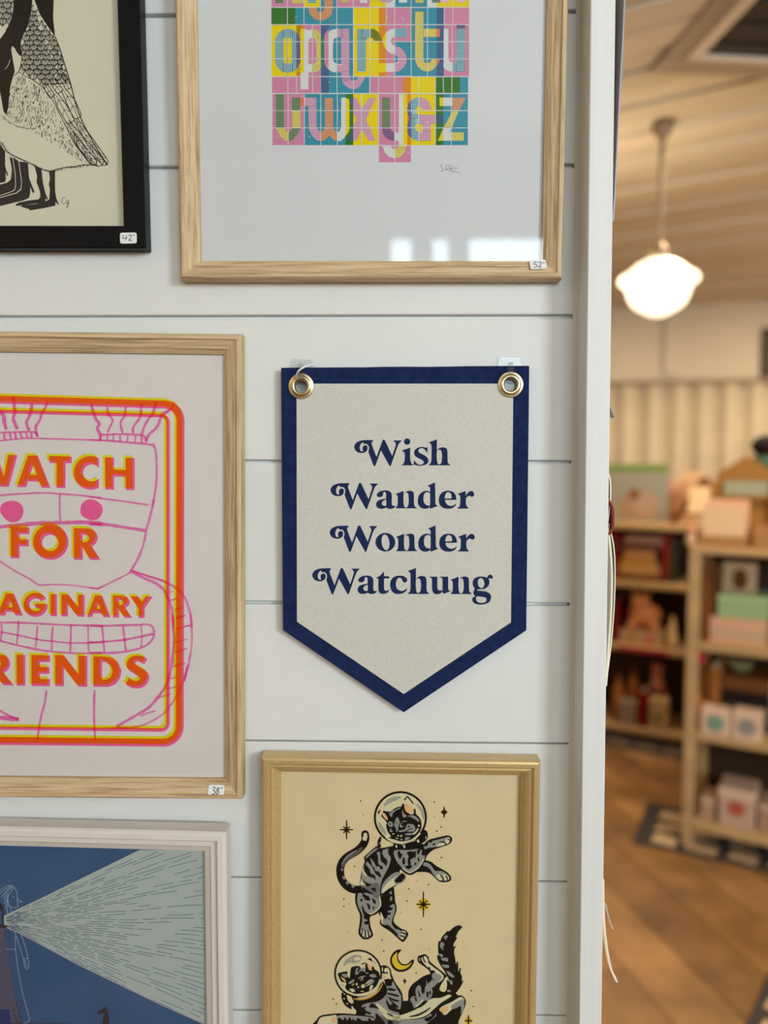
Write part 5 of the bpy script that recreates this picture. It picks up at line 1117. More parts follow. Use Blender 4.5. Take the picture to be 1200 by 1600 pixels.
for x, y in [(567.6, 1273), (679, 1276), (584, 1308.3), (651, 1376.5), (545.3, 1412), (626, 1425.4), (544.4, 1456), (670.2, 1483), (725, 1483)]: pr.dot(x, y, 1.9, ink('cat_pale_yellow', 204, 176, 88), 1)
pr.build()

# ------------------------------------------------------------------ cards hanging on the far side of the end board
def edge_sheet(name, label, cat, outer, yf, yb, face, edge_m, th=.0009, group=None, lift=0.0, free=False):
    """a curled sheet pinned to the right face of the end board: its free edge runs through the given points"""
    F_ = [on_wall(x, y, -yf) for x, y in outer]
    F_ = [p for p in F_]
    V = []
    n = len(F_)
    for i, p in enumerate(F_):
        r = trim_r(p.z)
        x = max(p.x, r+.0006+lift)
        for t in (0, .25, .5, .75, 1):
            q = x if free else x + (r+.0006+lift-x)*(t**1.6)
            V.append((q, yf+(yb-yf)*t, p.z)); V.append((q+th, yf+(yb-yf)*t, p.z))
    Fc, MI = [], []
    for i in range(n-1):
        a, b_ = i*10, i*10+10
        for k in range(4):
            Fc.append((a+2*k, a+2*k+2, b_+2*k+2, b_+2*k)); MI.append(0)
            Fc.append((a+2*k+1, b_+2*k+1, b_+2*k+3, a+2*k+3)); MI.append(0)
        Fc.append((a, b_, b_+1, a+1)); MI.append(1); Fc.append((a+8, a+9, b_+9, b_+8)); MI.append(1)
    Fc += [tuple([2*k for k in range(5)] + [2*k+1 for k in range(4, -1, -1)]), tuple([(n-1)*10+2*k+1 for k in range(5)] + [(n-1)*10+2*k for k in range(4, -1, -1)])]; MI += [1, 1]
    return tag(mesh_obj(name, V, Fc, [face, edge_m], None, MI), label, cat, group)
SM = lambda *P: smooth(P, False, 4)
edge_sheet('hanging_poster', 'shaded grey poster curling away from the top of the white end board', 'poster', SM((976, -60), (975, 0), (972.5, 60), (968, 140), (963.5, 230), (959.5, 310), (957, 345)), -.030, .07, mat('poster_shaded', ph(140, 126, 120), .8), mat('poster_edge', ph(150, 164, 180), .7), .0011)  # face toned darker than the edge for the shade on its inner side
edge_sheet('paper_corner', 'small dark paper corner curling out beside the white end board', 'paper', SM((949, 618), (950.5, 630), (953.5, 641), (958.5, 652)), -.014, -.004, mat('corner_grey', ph(120, 124, 130), .8), mat('corner_edge', ph(70, 84, 98), .7), .0009, free=True)
edge_sheet('greeting_card', 'cream card with a dark back, topmost of those at the end board', 'card', SM((948.5, 738), (952.5, 750), (953, 775), (951, 800), (949, 815)), -.024, .05, mat('card_teal', ph(60, 78, 84), .7), mat('card_cream', ph(222, 212, 190), .8), .0012)
edge_sheet('greeting_card', 'dark red card sticking out beside the white end board', 'card', SM((950, 780), (956, 792), (957.5, 806), (957, 822), (952, 836)), -.030, .05, mat('card_red', ph(130, 52, 36), .7), mat('card_red', ph(130, 52, 36), .7), .0015, None, .0012)
edge_sheet('greeting_card', 'tall teal card bowed out beside the white end board', 'card', SM((950, 818), (957.5, 850), (960, 890), (958.5, 950), (953.5, 1010), (948.5, 1050), (946.5, 1072)), -.022, .055, mat('card_sea', ph(62, 104, 108), .7), mat('card_ivory', ph(214, 206, 190), .8), .0012, None, .0024)
edge_sheet('greeting_card', 'tall cream card between the end board and the teal card', 'card', SM((948.5, 824), (952.5, 855), (955, 900), (953.5, 960), (949.5, 1015), (946.5, 1060)), -.026, .055, mat('card_cream2', ph(214, 204, 184), .8), mat('card_cream2', ph(214, 204, 184), .8), .0018)
edge_sheet('paper_strip', 'narrow cream paper strip curling out low on the white end board', 'paper', SM((941, 1375), (941.5, 1420), (944, 1460), (950, 1500), (955.5, 1520), (962.5, 1535)), -.030, -.022, mat('strip_cream', ph(224, 210, 190), .8), mat('strip_cream', ph(224, 210, 190), .8), .0020, free=True)
edge_sheet('paper_strip', 'short grey paper strip behind the cream strip on the end board', 'paper', SM((946, 1415), (950, 1432), (954.5, 1447), (957, 1452)), .02, .026, mat('strip_grey', ph(170, 160, 152), .8), mat('strip_grey', ph(170, 160, 152), .8), .0012, free=True)

# ------------------------------------------------------------------ the shop beyond: lamp, ceiling unit, curtain
GLOBE = bpy.data.materials.new('opal_glass'); GLOBE.use_nodes = True
b = GLOBE.node_tree.nodes['Principled BSDF']; b.inputs['Base Color'].default_value = (.9, .86, .78, 1); b.inputs['Roughness'].default_value = .25
b.inputs['Emission Color'].default_value = (1.0, .86, .62, 1); b.inputs['Emission Strength'].default_value = 1.7
BRONZE = mat('bronze', (.30, .22, .14), .5, .4, metal=.3)
d = ray(1029, 450); k = 3.4/ (d.dot(Vector((0, 1, 0))))
lc = CAM + d*k
sc_ = k/F                                                      # metres per pixel at the lamp
lamp = empty('pendant_lamp', Matrix.Translation(lc), 'white glowing schoolhouse pendant lamp hanging from the cream ceiling', 'lamp')
gp = [(0, -44.5), (10, -43.5), (19, -40), (24, -36.5), (33, -32), (41, -24), (46, -14), (48.5, -5), (50.5, 1), (55, 5), (60, 8.5), (61, 13), (58, 18), (50, 22.5), (44, 27), (34, 36), (22, 42.5), (12, 45), (9, 46)]
mesh_obj('globe_shade', *lathe([(r*sc_, z*sc_) for r, z in gp], 32), GLOBE, lamp, smooth=True)
zc = HC - lc.z
mesh_obj('shade_holder', *lathe([(.0, .19), (.02, .185), (.035, .16), (.04, .135), (.03, .125), (0, .12)], 20), BRONZE, lamp, smooth=True)
mesh_obj('rod', *tube([(0, 0, .17), (0, 0, zc-.05)], .012, 10), BRONZE, lamp)
mesh_obj('ceiling_canopy', *lathe([(.0, zc-.075), (.015, zc-.07), (.024, zc-.045), (.044, zc-.02), (.048, zc), (0, zc)], 24), BRONZE, lamp, smooth=True)

a1, a2 = on_level(1016, 109, HC), on_level(1148, 0, HC)
ux = Vector((math.cos(-.06), math.sin(-.06), 0)); dy = (a2-a1).normalized()
vu = empty('ceiling_vent', Matrix(((ux.x, -dy.x, 0, a1.x), (ux.y, -dy.y, 0, a1.y), (0, 0, 1, HC), (0, 0, 0, 1))) @ Matrix.Translation((0, 0, 0)), 'dark square air vent in a tan frame on the ceiling', 'vent')
def vb(name, x0, x1, y0, y1, z0, z1, m, p=vu): return mesh_obj(name, *box(x0, x1, -y1, -y0, z0, z1, .004), m, p)
TANF = mat('vent_frame', (.74, .66, .54), .6); VD = mat('vent_dark', (.035, .03, .025), .6); VB = mat('vent_bevel', (.40, .33, .25), .7)
for r_ in [(0, 1.5, 0, .115), (0, .075, .115, 1.1), (1.425, 1.5, .115, 1.1), (0, 1.5, 1.3, 1.415)]: vb('outer_flange', *r_, -.012, -.001, VB)
for r_ in [(.075, 1.425, .115, .14), (.075, .125, .14, 1.275), (1.375, 1.425, .14, 1.275), (.075, 1.425, 1.275, 1.1)]: vb('frame_side', *r_, -.022, -.001, TANF)
vb('dark_panel', .125, 1.375, .14, 1.275, -.008, -.001, VD)
for i in range(9): vb('louvre', .14, 1.36, .19+i*.12, .22+i*.12, -.016, -.008, VD)

Wp, Wd = Vector((2.72, 6.45, 0)), Vector((math.cos(math.radians(12)), -math.sin(math.radians(12)), 0))
Wn = Vector((Wd.y, -Wd.x, 0))                                  # towards the room
def on_back(px, py, off=0.0):
    q = hit(px, py, Wp+Wn*off, Wn); return ((q-Wp).dot(Wd), q.z)
Mb = Matrix(((Wd.x, 0, Wn.x, Wp.x), (Wd.y, 0, Wn.y, Wp.y), (0, 1, 0, 0), (0, 0, 0, 1)))   # local x along, y up, z into the room
cu = empty('curtain', Mb, 'cream curtain in deep folds hung across the back wall', 'curtain')
CURT = mat('curtain_cloth', (.66, .57, .43), .9, .1, var=.06, vscale=5)
s0, zt = on_back(940, 604, .12); s1, _ = on_back(1260, 604, .12)
V, Fc = [], []; n = 260
for i in range(n+1):
    s = s0 + (s1-s0)*i/n
    w = .11 + .05*math.sin(s*2*PI/.235 + .9*math.sin(s*3.1)) + .012*math.sin(s*2*PI/.11+1)
    for z in (zt, .6*zt, .25): V.append((s, z, w)); V.append((s, z, w-.006))
for i in range(n):
    a, c_ = i*6, i*6+6
    for k in (0, 2): Fc += [(a+k, c_+k, c_+k+2, a+k+2), (a+k+1, a+k+3, c_+k+3, c_+k+1)]
    Fc += [(a, a+1, c_+1, c_), (a+4, c_+4, c_+5, a+5)]
mesh_obj('cloth', V, Fc, CURT, cu, smooth=True)
mesh_obj('rail', *tube([(s0-.1, zt+.03, .12), (s1+.1, zt+.03, .12)], .022, 10), mat('rail_wood', (.36, .27, .17), .5), cu)
xa, _ = on_back(1046, 540)
tag(mesh_obj('trim_3', [Mb @ Vector(v) for v in box(xa-.05, xa+.05, zt+.1, HC-.1, .002, .05, .01)[0]], box(0, 1, 0, 1, 0, 1, .01)[1], CREAMW), kind='structure')
x0, z1 = on_back(1191, 512, .03); x1, z0 = on_back(1250, 600, .03)
pf = empty('picture_frame', Mb @ Matrix.Translation(((x0+x1)/2, z0, .002)), 'dark framed picture high on the back wall above the curtain', 'picture frame')
hw = (x1-x0)/2; hh = z1-z0
for r_ in [(-hw, hw, 0, .05), (-hw, hw, hh-.05, hh), (-hw, -hw+.05, .05, hh-.05), (hw-.05, hw, .05, hh-.05)]: mesh_obj('frame_side', *box(*r_, 0, .03, .004), mat('dark_wood', (.05, .035, .02), .5), pf)
mesh_obj('picture', *box(-hw+.05, hw-.05, .05, hh-.05, 0, .015), mat('dark_print', (.09, .075, .045), .7), pf)

# ------------------------------------------------------------------ shelving units
PINE = mat('shelf_pine', (.54, .35, .17), .55, .25, var=.18, vscale=9, stretch=(.2, 1, 1))
DKB = mat('shelf_back_shaded', (.045, .022, .010), .7)  # near-black brown puts the shade inside the units into the colour
class Shelf:
    def __init__(s, px, py, deg):
        s.P = on_level(px, py, 0); a = math.radians(deg)
        s.u = Vector((math.cos(a), math.sin(a), 0)); s.v = Vector((-math.sin(a), math.cos(a), 0)); s.a = a
    def at(s, px, py, t=0.0):
        q = hit(px, py, s.P+s.v*t, s.v) - s.P; return q.dot(s.u), q.z
    def M(s, x, t, z, rz=0): return Matrix.Translation(s.P+s.u*x+s.v*t+Vector((0, 0, z))) @ Matrix.Rotation(s.a+rz, 4, 'Z')
A = Shelf(1072, 1325, -30)
ra = empty('shelving_unit', A.M(0, 0, 0), 'pine shelving unit standing on the patterned rug', 'shelf')
LV = [A.at(1072, y)[1] for y in (864, 1003, 1143, 1283)]
WA, DA = 1.25, .36
for x in (0, WA):
    for y in (.022, DA-.022): mesh_obj('post', *box(x-.021, x+.021, y-.021, y+.021, .0086, LV[0], .003), PINE, ra)
for z in LV: mesh_obj('shelf_board', *box(-.02 if z == LV[0] else .022, WA+(.02 if z == LV[0] else -.022), .0, DA, z-.028 if z < LV[0] else z, z if z < LV[0] else z+.026, .003), PINE, ra)
LV[0] += .026
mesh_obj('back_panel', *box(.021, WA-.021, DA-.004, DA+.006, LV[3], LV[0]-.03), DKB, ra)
Bs = Shelf(945, 1150, -30)
rb = empty('shelving_unit', Bs.M(0, 0, 0), 'far pine shelving unit on a dark plinth behind the first unit', 'shelf')
LB = [Bs.at(960, y)[1] for y in (817, 907, 1006, 1132)]
BX0, BX1, DB = -.75, 1.15, .36
for z in LB: mesh_obj('shelf_board', *box(BX0+.03, BX1-.03, 0, DB, z-.03, z, .003), PINE, rb)
for x in (BX0, BX1-.03): mesh_obj('side_panel', *box(x, x+.03, 0, DB, .0086, LB[0], .003), PINE, rb)
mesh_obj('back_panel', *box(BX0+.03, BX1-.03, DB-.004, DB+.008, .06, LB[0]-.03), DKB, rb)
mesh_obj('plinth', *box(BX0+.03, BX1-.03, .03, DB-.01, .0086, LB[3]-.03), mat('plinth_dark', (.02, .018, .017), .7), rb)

def spot(S, px0, px1, pytop, lev, t):
    ym = pytop; s0, z1 = S.at(px0, ym, t); s1, _ = S.at(px1, ym, t)
    return (s0+s1)/2, s1-s0, max(.01, z1-lev)
def mm(name, r, g, b_, k=1.15, **kw): return mat('goods_'+name, tuple(min(.9, lin(v)*k) for v in (r, g, b_)), .65, .2, **kw)
def carton(S, name, label, cat, px0, px1, pyt, lev, t, dep, m, lid=None, face=None, group=None, rz=0, h=None):
    x, w, hh = spot(S, px0, px1, pyt, lev, t); hh = h or hh
    r = empty(name, S.M(x, t, lev, rz), label, cat, group)
    lh = hh*.28 if lid else 0
    mesh_obj('box_body', *box(-w/2+.002, w/2-.002, .002, dep-.002, 0, hh-lh, .003), m, r)
    if lid: mesh_obj('lid', *box(-w/2, w/2, 0, dep, hh-lh, hh, .003), lid, r)
    if face:
        for fx, fz, fr, fm in face: mesh_obj('printed_disc', [(fx*w+fr*math.cos(a), -.0008, fz*hh+fr*math.sin(a)) for a in [2*PI*i/16 for i in range(16)]], [tuple(range(16))], fm, r)
    return r, x, w, hh
def book_flat(S, label, px0, px1, pyt, lev, t, dep, m, th, rz=0):
    x, w, _ = spot(S, px0, px1, pyt, lev, t)
    r = empty('book', S.M(x, t, lev, rz), label, 'book')
    mesh_obj('cover', *joinm(box(-w/2, w/2, 0, dep, 0, .003), box(-w/2, w/2, 0, dep, th-.003, th), box(-w/2, w/2, 0, .003, .003, th-.003)), m, r)
    mesh_obj('page_block', *box(-w/2+.004, w/2-.004, .004, dep-.003, .003, th-.003), mat('pages', (.75, .68, .55), .9), r)
    return lev+th
def book_up(S, label, px0, px1, pyt, lev, t, dep, m, name='book'):
    x, w, h = spot(S, px0, px1, pyt, lev, t)
    r = empty(name, S.M(x, t, lev), label, 'book')
    k_ = min(.003, w*.2)
    mesh_obj('cover', *joinm(box(-w/2, -w/2+k_, 0, dep, 0, h), box(w/2-k_, w/2, 0, dep, 0, h), box(-w/2+k_, w/2-k_, 0, k_, 0, h)), m, r)
    mesh_obj('page_block', *box(-w/2+k_, w/2-k_, k_, dep-.004, .003, h-.003), mat('pages', (.75, .68, .55), .9), r)

# top of the near unit
def crate(px0, px1, pyt, t, label):
    x, w, h = spot(A, px0, px1, pyt, LV[0], t); r = empty('card_box', A.M(x, t, LV[0]), label, 'box'); K_ = mm('kraft', 172, 126, 78, 1.1); d_ = .16
    mesh_obj('front_panel', *box(-w/2, w/2, 0, .005, 0, h), K_, r); mesh_obj('back_panel', *box(-w/2, w/2, d_-.005, d_, 0, h*1.3), K_, r)
    for sx in (-1, 1): mesh_obj('side_panel', *prism([(.005, 0), (d_-.005, 0), (d_-.005, h*1.3), (.005, h)], 0, .005), K_, r).matrix_local = Matrix(((0, 0, 1, (w/2-.005) if sx > 0 else -w/2), (1, 0, 0, 0), (0, 1, 0, 0), (0, 0, 0, 1)))
    mesh_obj('bottom_panel', *box(-w/2+.005, w/2-.005, .005, d_-.005, 0, .005), K_, r)
    return x, w
cx_, cw_ = crate(1092, 1168, 836, .02, 'open kraft card box on the near unit, full of pink cards')
crate(1178, 1246, 832, .02, 'open kraft card box at the right edge of the picture')
PC = [mm('card_pink', 226, 176, 140), mm('card_peach', 226, 190, 150), mm('card_rose', 214, 160, 134)]
_, zt_ = A.at(1140, 782, .05)
for i in range(5):
    hgt = (zt_-LV[0]-.006)*(1-.03*i); w_ = cw_*.86
    c_ = empty('greeting_card', A.M(cx_+random.uniform(-.004, .004), .135-.024*i, LV[0]+.006) @ Matrix.Rotation(-.05, 4, 'X'), 'pale pink card standing in the kraft card box', 'card', 'pink cards in the kraft box')
    mesh_obj('card_front', *box(-w_/2, w_/2, 0, .0015, 0, hgt), PC[i % 3], c_); mesh_obj('card_back', *box(-w_/2, w_/2, .004, .0055, 0, hgt), PC[i % 3], c_)
x, w, h = spot(A, 1120, 1212, 712, LV[0], .22)
r = empty('display_rack', A.M(x, .22, LV[0]), 'brown wooden rack with a peaked top behind the kraft card boxes', 'rack'); WB_ = mm('rack_wood', 166, 118, 58, 1.1)
pk = [(-w/2, 0), (w/2, 0), (w/2, h*.80), (w*.3, h*.88), (0, h), (-w*.3, h*.88), (-w/2, h*.80)]
mesh_obj('back_board', [(v[0], v[2]+.0, v[1]) for v in prism(pk, .03, .05)[0]], [f[::-1] for f in prism(pk, .03, .05)[1]], WB_, r)
for sx in (-1, 1): mesh_obj('side_board', *box(sx*w/2-.012, sx*w/2+.012, 0, .03, 0, h*.72, .002), WB_, r)
mesh_obj('ledge', *box(-w/2+.012, w/2-.012, 0, .03, h*.52, h*.55), WB_, r)
c_ = empty('greeting_card', A.M(x, .228, LV[0]+h*.55), 'pale green card on the ledge of the peaked wooden rack', 'card'); mesh_obj('card_front', *box(-w*.36, w*.40, 0, .002, 0, h*.16), mm('card_mint', 160, 164, 138), c_); mesh_obj('card_back', *box(-w*.36, w*.40, .006, .008, 0, h*.16), mm('card_mint', 160, 164, 138), c_)
x, w, h = spot(A, 1166, 1230, 680, LV[0], .33)
r = empty('doll', A.M(x, .335, LV[0]), 'dark haired doll in green standing behind the peaked rack', 'doll')
mesh_obj('dress', *lathe([(0, 0), (.05, 0), (.048, .1), (.04, h-.19), (.052, h-.12), (.05, h-.09), (.03, h-.075), (0, h-.07)], 16), mm('doll_green', 74, 100, 76), r, smooth=True)
mesh_obj('head', *sphere(0, 0, h-.055, .045, .045, .05), mm('doll_skin', 190, 140, 100), r, smooth=True)
mesh_obj('hair', *sphere(0, -.008, h-.044, .054, .056, .045), mm('doll_hair', 26, 20, 18), r, smooth=True)
# easel at the end of the near unit
x0, z0_ = Bs.at(1049, 840, .05); x1, z1_ = Bs.at(1098, 748, .05)
r = empty('tabletop_easel', Bs.M(x0, .05, LB[0]), 'brown tabletop easel standing at the end of the far unit', 'easel'); EW = mm('easel_wood', 116, 70, 28, 1.1)
zz = z1_-LB[0]; ew = x1-x0
for a_, b_ in (((0.0, -.005, 0.006), (ew, .06, zz)), ((2*ew, -.005, 0.006), (ew, .06, zz)), ((ew, .19, 0.006), (ew, .06, zz-.005))): mesh_obj('leg', *tube([a_, b_], .018, 8), EW, r)
mesh_obj('ledge', *box(-.005, 2*ew+.005, -.02, .012, .05, .065, .002), EW, r)
c_ = empty('greeting_card', Bs.M(x0+ew*.9, .05-.014, LB[0]+.065) @ Matrix.Rotation(-.27, 4, 'X'), 'cream card leaning on the tabletop easel', 'card'); mesh_obj('card_front', *box(-.05, .05, 0, .002, 0, .14), mm('card_cream', 218, 186, 142), c_); mesh_obj('card_back', *box(-.05, .05, .004, .006, 0, .14), mm('card_cream', 218, 186, 142), c_)
# second shelf
book_up(A, 'cream book, leftmost on the second shelf of the near unit', 1086, 1098, 884, LV[1], .06, .2, mm('bk_cream', 176, 146, 104))
book_up(A, 'brown book beside the cream book on the second shelf', 1099, 1112, 880, LV[1], .05, .2, mm('bk_brown', 112, 66, 26))
book_up(A, 'dark brown book next to the stack of pink boxes', 1113, 1124, 886, LV[1], .06, .2, mm('bk_dark', 84, 52, 24))
lev = LV[1]
PKS = [mm('pinkbox', 200, 158, 126, 1.15), mm('greybox', 192, 164, 132, 1.1), mm('pinkbox2', 206, 164, 134, 1.15)]
_, ztop = A.at(1150, 966, .06); hb = (ztop-lev)/3
for i, nm_ in enumerate(('lowest', 'middle', 'topmost')):
    carton(A, 'gift_box', '%s pale pink box of the stack under the green box' % nm_, 'box', 1108-i*0, 1197, 966, lev, .05, .22, PKS[i], PKS[(i+1) % 3], h=hb); lev += hb
_, zg = A.at(1150, 931, .06)
carton(A, 'gift_box', 'mint green box on top of the pink boxes', 'box', 1120, 1202, 931, lev, .06, .2, mm('mint', 142, 170, 122), mm('mint2', 156, 182, 134), h=zg-lev)
x, w, h = spot(A, 1130, 1184, 877, zg, .13)
r = empty('photo_frame', A.M(x, .13, zg) @ Matrix.Rotation(-.08, 4, 'X'), 'pale frame with a brown oval standing on the mint green box', 'picture frame')
V, Fc = prism([(-w/2, 0), (w/2, 0), (w/2, h), (-w/2, h)], 0, .012, [[(w*.22*math.cos(2*PI*i/20), h*.45+h*.34*math.sin(2*PI*i/20)) for i in range(20)]])
mesh_obj('mount', [(a, -c, b_) for a, b_, c in V], Fc, mm('frame_pale', 176, 150, 118), r)
mesh_obj('oval_picture', *box(-w/2+.004, w/2-.004, 0, .003, .003, h-.003), mm('oval_brown', 96, 56, 22), r)
# third shelf
x, w, h = spot(A, 1076, 1098, 1014, LV[2], .05)
r = empty('vase', A.M(x, .06, LV[2]), 'amber bottle vase holding a crimson pompom flower', 'vase')
mesh_obj('bottle', *lathe([(0, 0), (.032, 0), (.034, .02), (.034, .11), (.014, .15), (.012, .19), (.015, .195), (0, .19)], 16), mm('amber', 150, 94, 40), r, smooth=True)
mesh_obj('stem', *tube([(0, 0, .18), (.004, 0, h-.03)], .003, 6), mm('stem', 60, 70, 30), r); mesh_obj('flower', *sphere(.004, 0, h-.03, .03, .03, .03), mm('crimson', 176, 40, 58), r, smooth=True)
book_up(A, 'tan wooden board book upright beside the dark stack', 1110, 1126, 1042, LV[2], .1, .2, mm('bk_tan', 150, 96, 40))
lev = LV[2]; nm3 = [('dark brown book, lowest of the dark stack', (62, 34, 18)), ('dark green book in the dark stack', (70, 74, 50)), ('black book in the dark stack under the bowl', (34, 22, 18)), ('brown book, topmost of the dark stack under the bowl', (110, 66, 30))]
_, ztop = A.at(1160, 1058, .14); th = (ztop-LV[2])/4
for l_, c in nm3: lev = book_flat(A, l_, 1128, 1204, 1080, lev, .13, .2, mm('st_'+l_[:7]+str(c[0]), *c), th)
x, w, h = spot(A, 1122, 1172, 1026, lev, .22)
r = empty('bowl', A.M(x+.02, .225, lev), 'greenish bowl on top of the dark book stack', 'bowl'); R_ = w/2
mesh_obj('bowl_body', *lathe([(0, 0), (R_*.5, 0), (R_*.8, h*.4), (R_, h), (R_*.94, h), (R_*.72, h*.42), (R_*.4, .012), (0, .012)], 24), mm('celadon', 122, 122, 88), r, smooth=True)
TEALP, GREYP = mm('teal_print', 120, 146, 130), mm('grey_print', 140, 134, 130)
for i, (p0, p1, l_) in enumerate([(1094, 1143, 'white box with a teal disc on the front of the third shelf'), (1144, 1192, 'white box with a grey disc beside the teal one')]):
    carton(A, 'gift_box', l_, 'box', p0, p1, 1107+i*4, LV[2], .01, .1, mm('whitebox', 214, 184, 160, 1.1), None, [(0, .5, .032, (TEALP, GREYP)[i])])
# lowest shelf
carton(A, 'gift_box', 'white box with a red patch on the lowest shelf', 'box', 1122, 1182, 1231, LV[3], .03, .16, mm('lowbox', 190, 158, 138, 1.1), mm('lowlid', 204, 176, 156, 1.1), [(.0, .55, .03, mm('patch', 170, 88, 66))])
carton(A, 'gift_box', 'small pale box at the left of the lowest shelf', 'box', 1094, 1119, 1247, LV[3], .05, .14, mm('lowbox2', 176, 142, 116, 1.1), mm('lowlid2', 190, 160, 138, 1.1))
carton(A, 'gift_box', 'small pale box right of the box with a red patch', 'box', 1184, 1206, 1256, LV[3], .05, .14, mm('lowbox3', 168, 132, 108, 1.1), mm('lowlid3', 180, 150, 126, 1.1))

# the far unit
x, w, h = spot(Bs, 944, 1041, 724, LB[0], .12)
r = empty('canvas_picture', Bs.M(x, .14, LB[0]) @ Matrix.Rotation(-.10, 4, 'X'), 'landscape canvas with a green top edge leaning on the far unit', 'picture')
mesh_obj('canvas', *box(-w/2, w/2, 0, .025, 0, h, .003), mm('cv_blue', 138, 136, 122), r)
mesh_obj('green_band', *box(-w/2+.002, w/2-.002, -.0015, .0005, h*.86, h*.985), mm('cv_green', 106, 126, 62), r)
for cx2, cz2, rx_, rz_, c in [(-.12, .25, .18, .20, (150, 122, 98)), (.16, .34, .22, .20, (160, 134, 114)), (.05, .16, .34, .12, (154, 124, 92)), (-.02, .47, .09, .10, (120, 74, 38))]:
    mesh_obj('painted_shape', [(cx2*w+rx_*w*math.cos(2*PI*i/18), -.001-.0004*cz2, cz2*h+rz_*h*math.sin(2*PI*i/18)) for i in range(18)], [tuple(range(18))], mm('cv%d' % c[0], *c), r)
carton(Bs, 'gift_box', 'pale pink carton right of the landscape canvas', 'box', 1044, 1064, 752, LB[0], .20, .12, mm('bpink', 170, 124, 96), mm('bpink2', 196, 146, 120))
carton(Bs, 'gift_box', 'cream carton behind the pale pink carton', 'box', 1066, 1090, 738, LB[0], .26, .09, mm('bcream', 214, 178, 134), mm('bcream2', 206, 168, 126))
lev = LB[1]
for l_, p0, p1, c, th in [('brown book, lowest in the pile on the far unit', 962, 1040, (92, 50, 34), .035), ('beige book in the pile on the far unit', 968, 1030, (184, 142, 90), .05), ('yellow book in the pile on the far unit', 970, 1024, (176, 128, 46), .03), ('tan book in the pile on the far unit', 975, 1022, (172, 126, 80), .05)]:
    lev = book_flat(Bs, l_, p0, p1, 880, lev, .05, .2, mm('fb%d' % c[0], *c), th)
for l_, p0, p1, c, th in [('dark plum book above the tan book', 960, 1036, (86, 40, 36), .035), ('grey rose book on the plum book', 976, 1034, (158, 120, 104), .045)]:
    lev = book_flat(Bs, l_, p0, p1, 840, lev, .05, .2, mm('fc%d' % c[0], *c), th)
book_up(Bs, 'crimson book at the left of the far pile', 956, 966, 832, LB[1], .06, .18, mm('fcrim', 150, 32, 44))
book_up(Bs, 'red book at the right of the far pile', 1037, 1045, 836, LB[1], .07, .2, mm('fred', 146, 40, 32))
book_up(Bs, 'dark green book right of the red book', 1047, 1056, 846, LB[1], .07, .2, mm('fgrn', 60, 64, 44))
def plush(S, label, px0, px1, pyt, lev, t, c1_, c2_):
    x, w, h = spot(S, px0, px1, pyt, lev, t); r = empty('plush_toy', S.M(x, t+w*.35, lev), label, 'toy')
    b1, b2 = mm('pl%d%d' % c1_[:2], *c1_), mm('pl%d%d' % c2_[:2], *c2_)
    mesh_obj('body', *sphere(0, 0, h*.36, w*.46, w*.34, h*.36), b1, r, smooth=True)
    mesh_obj('head', *sphere(-w*.1, -w*.12, h*.72, w*.27, w*.25, h*.26), b2, r, smooth=True)
    for sx in (-1, 1): mesh_obj('ear', *sphere(-w*.1+sx*w*.18, -w*.1, h*.93, w*.09, w*.05, h*.08, 10, 6), b2, r, smooth=True)
    for sx in (-1, 1): mesh_obj('paw', *sphere(sx*w*.3, -w*.26, h*.12, w*.14, w*.14, h*.12, 10, 6), b1, r, smooth=True)
plush(Bs, 'peach plush toy on the third shelf of the far unit', 976, 1034, 922, LB[2]+.075, .05, (208, 142, 98), (216, 156, 112))
carton(Bs, 'gift_box', 'long white box under the peach plush toy', 'box', 968, 1036, 974, LB[2], .03, .2, mm('fwhite', 180, 148, 116), None, [(-.25, .5, .02, mm('fy', 176, 132, 50)), (.2, .5, .02, mm('fp', 196, 90, 92))], h=.075)
x, w, h = spot(Bs, 1040, 1060, 962, LB[2], .06); r = empty('ornament', Bs.M(x, .08, LB[2]), 'cream cone ornament right of the long white box', 'ornament')
mesh_obj('cone', *lathe([(0, 0), (.034, 0), (.03, .03), (.008, h), (0, h)], 16), mm('fcone', 206, 170, 122), r, smooth=True); mesh_obj('cone_base', *lathe([(0, 0), (.04, 0), (.04, .01), (0, .011)], 16), mm('fcone2', 150, 110, 70), r)
book_up(Bs, 'dark red book at the left of the third shelf', 956, 966, 938, LB[2], .06, .2, mm('fr2', 120, 30, 34))
def bottle(label, px0, px1, pyt, t, c):
    x, w, h = spot(Bs, px0, px1, pyt, LB[3], t); r = empty('bottle', Bs.M(x, t+w/2, LB[3]), label, 'bottle'); R_ = w/2
    mesh_obj('bottle_body', *lathe([(0, 0), (R_, 0), (R_, h*.62), (R_*.4, h*.78), (R_*.36, h*.9), (0, h*.9)], 16), mm('bt%d' % c[0], *c), r, smooth=True); mesh_obj('cap', *lathe([(0, h*.9), (R_*.45, h*.9), (R_*.45, h), (0, h)], 12), mm('btcap', 90, 60, 34), r)
bottle('orange bottle at the left of the bottom shelf', 956, 974, 1050, .08, (172, 108, 48)); bottle('amber bottle beside the orange bottle', 978, 998, 1040, .10, (158, 96, 42))
carton(Bs, 'gift_box', 'grey box in front of the bottles', 'box', 966, 994, 1092, LB[3], .01, .06, mm('fgrey', 140, 122, 106), mm('fgrey2', 150, 132, 116))
book_up(Bs, 'bright red book on the bottom shelf of the far unit', 999, 1009, 1080, LB[3], .03, .16, mm('fbr', 140, 18, 18))
plush(Bs, 'pink plush toy on the bottom shelf of the far unit', 1012, 1046, 1036, LB[3], .12, (150, 72, 66), (206, 140, 120))
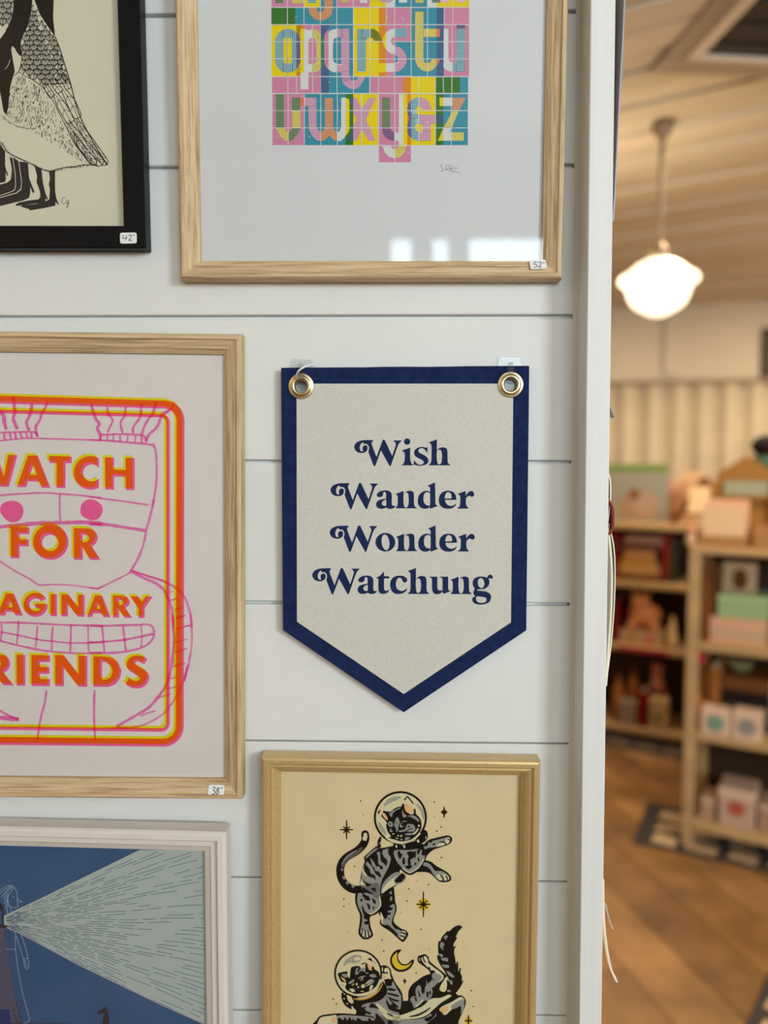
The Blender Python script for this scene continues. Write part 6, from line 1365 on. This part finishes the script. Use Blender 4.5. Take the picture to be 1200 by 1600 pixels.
carton(Bs, 'gift_box', 'cream patterned box in front of the pink plush toy', 'box', 1014, 1042, 1090, LB[3], .01, .08, mm('fpat', 184, 156, 112), mm('fpat2', 196, 168, 124), [(0, .4, .02, mm('fg', 120, 110, 70))])

# ------------------------------------------------------------------ rugs
def rug(label, c0, c1, dep, seed, cream=(176, 150, 116)):
    a, b_ = on_level(*c0, 0), on_level(*c1, 0); d_ = (b_-a).normalized(); n_ = Vector((-d_.y, d_.x, 0)); L = (b_-a).length
    R_ = empty('rug', Matrix(((d_.x, n_.x, 0, a.x), (d_.y, n_.y, 0, a.y), (0, 0, 1, 0), (0, 0, 0, 1))), label, 'rug')
    mesh_obj('rug_base', *box(0, L, 0, dep, .0002, .007, .002), mm('rug_dark', 62, 56, 54), R_)
    rnd = random.Random(seed); x = .06; V, Fc = [], []
    while x < L-.12:
        w_ = rnd.uniform(.10, .2)
        for j in range(int(dep/.11)):
            y = .035+j*.11; sk = .035*((j % 2)*2-1)
            p = [(x, y), (x+w_*.72, y+sk*.4), (x+w_*.8, y+.075), (x+w_*.1, y+.075-sk*.3)]
            v, f = prism(p, .0068, .0082); s = len(V); V += v; Fc += [tuple(i+s for i in q) for q in f]
        x += w_
    o = mesh_obj('woven_pattern', V, Fc, mm('rug_cream%d' % cream[0], *cream), R_); o['kind'] = 'stuff'
rug('dark rug with a cream woven pattern under the near unit', (989, 1318), (1330, 1392), .40, 3)
rug('second dark patterned rug at the lower right corner', (1202, 1520), (1120, 1710), .6, 5)
rug('narrow dark rug showing under the front of the far unit', (925, 1161), (1090, 1193), .35, 9, (96, 84, 74))
x, w, h = spot(Bs, 964, 1044, 1008, LB[2]-.03, -.004)
r = empty('ribbon', Bs.M(x, -.004, LB[2]-.03), 'crimson ribbon along the shelf edge under the long white box', 'ribbon')
mesh_obj('ribbon_band', *box(-w/2, w/2, -.002, .0035, .004, .027), mm('ribbon', 158, 44, 60), r)
x, w, h = spot(A, 1062, 1086, 822, LV[0], .03)
r = empty('figurine', A.M(x+.012, .05, LV[0]), 'small pink and white figurine at the left end of the near unit', 'figurine')
mesh_obj('body', *lathe([(0, 0), (.024, 0), (.02, .03), (.012, h*.62), (0, h*.64)], 14), mm('fig_white', 206, 172, 140), r, smooth=True)
mesh_obj('head', *sphere(0, 0, h*.76, .017, .017, .018), mm('fig_pink', 206, 140, 120), r, smooth=True)
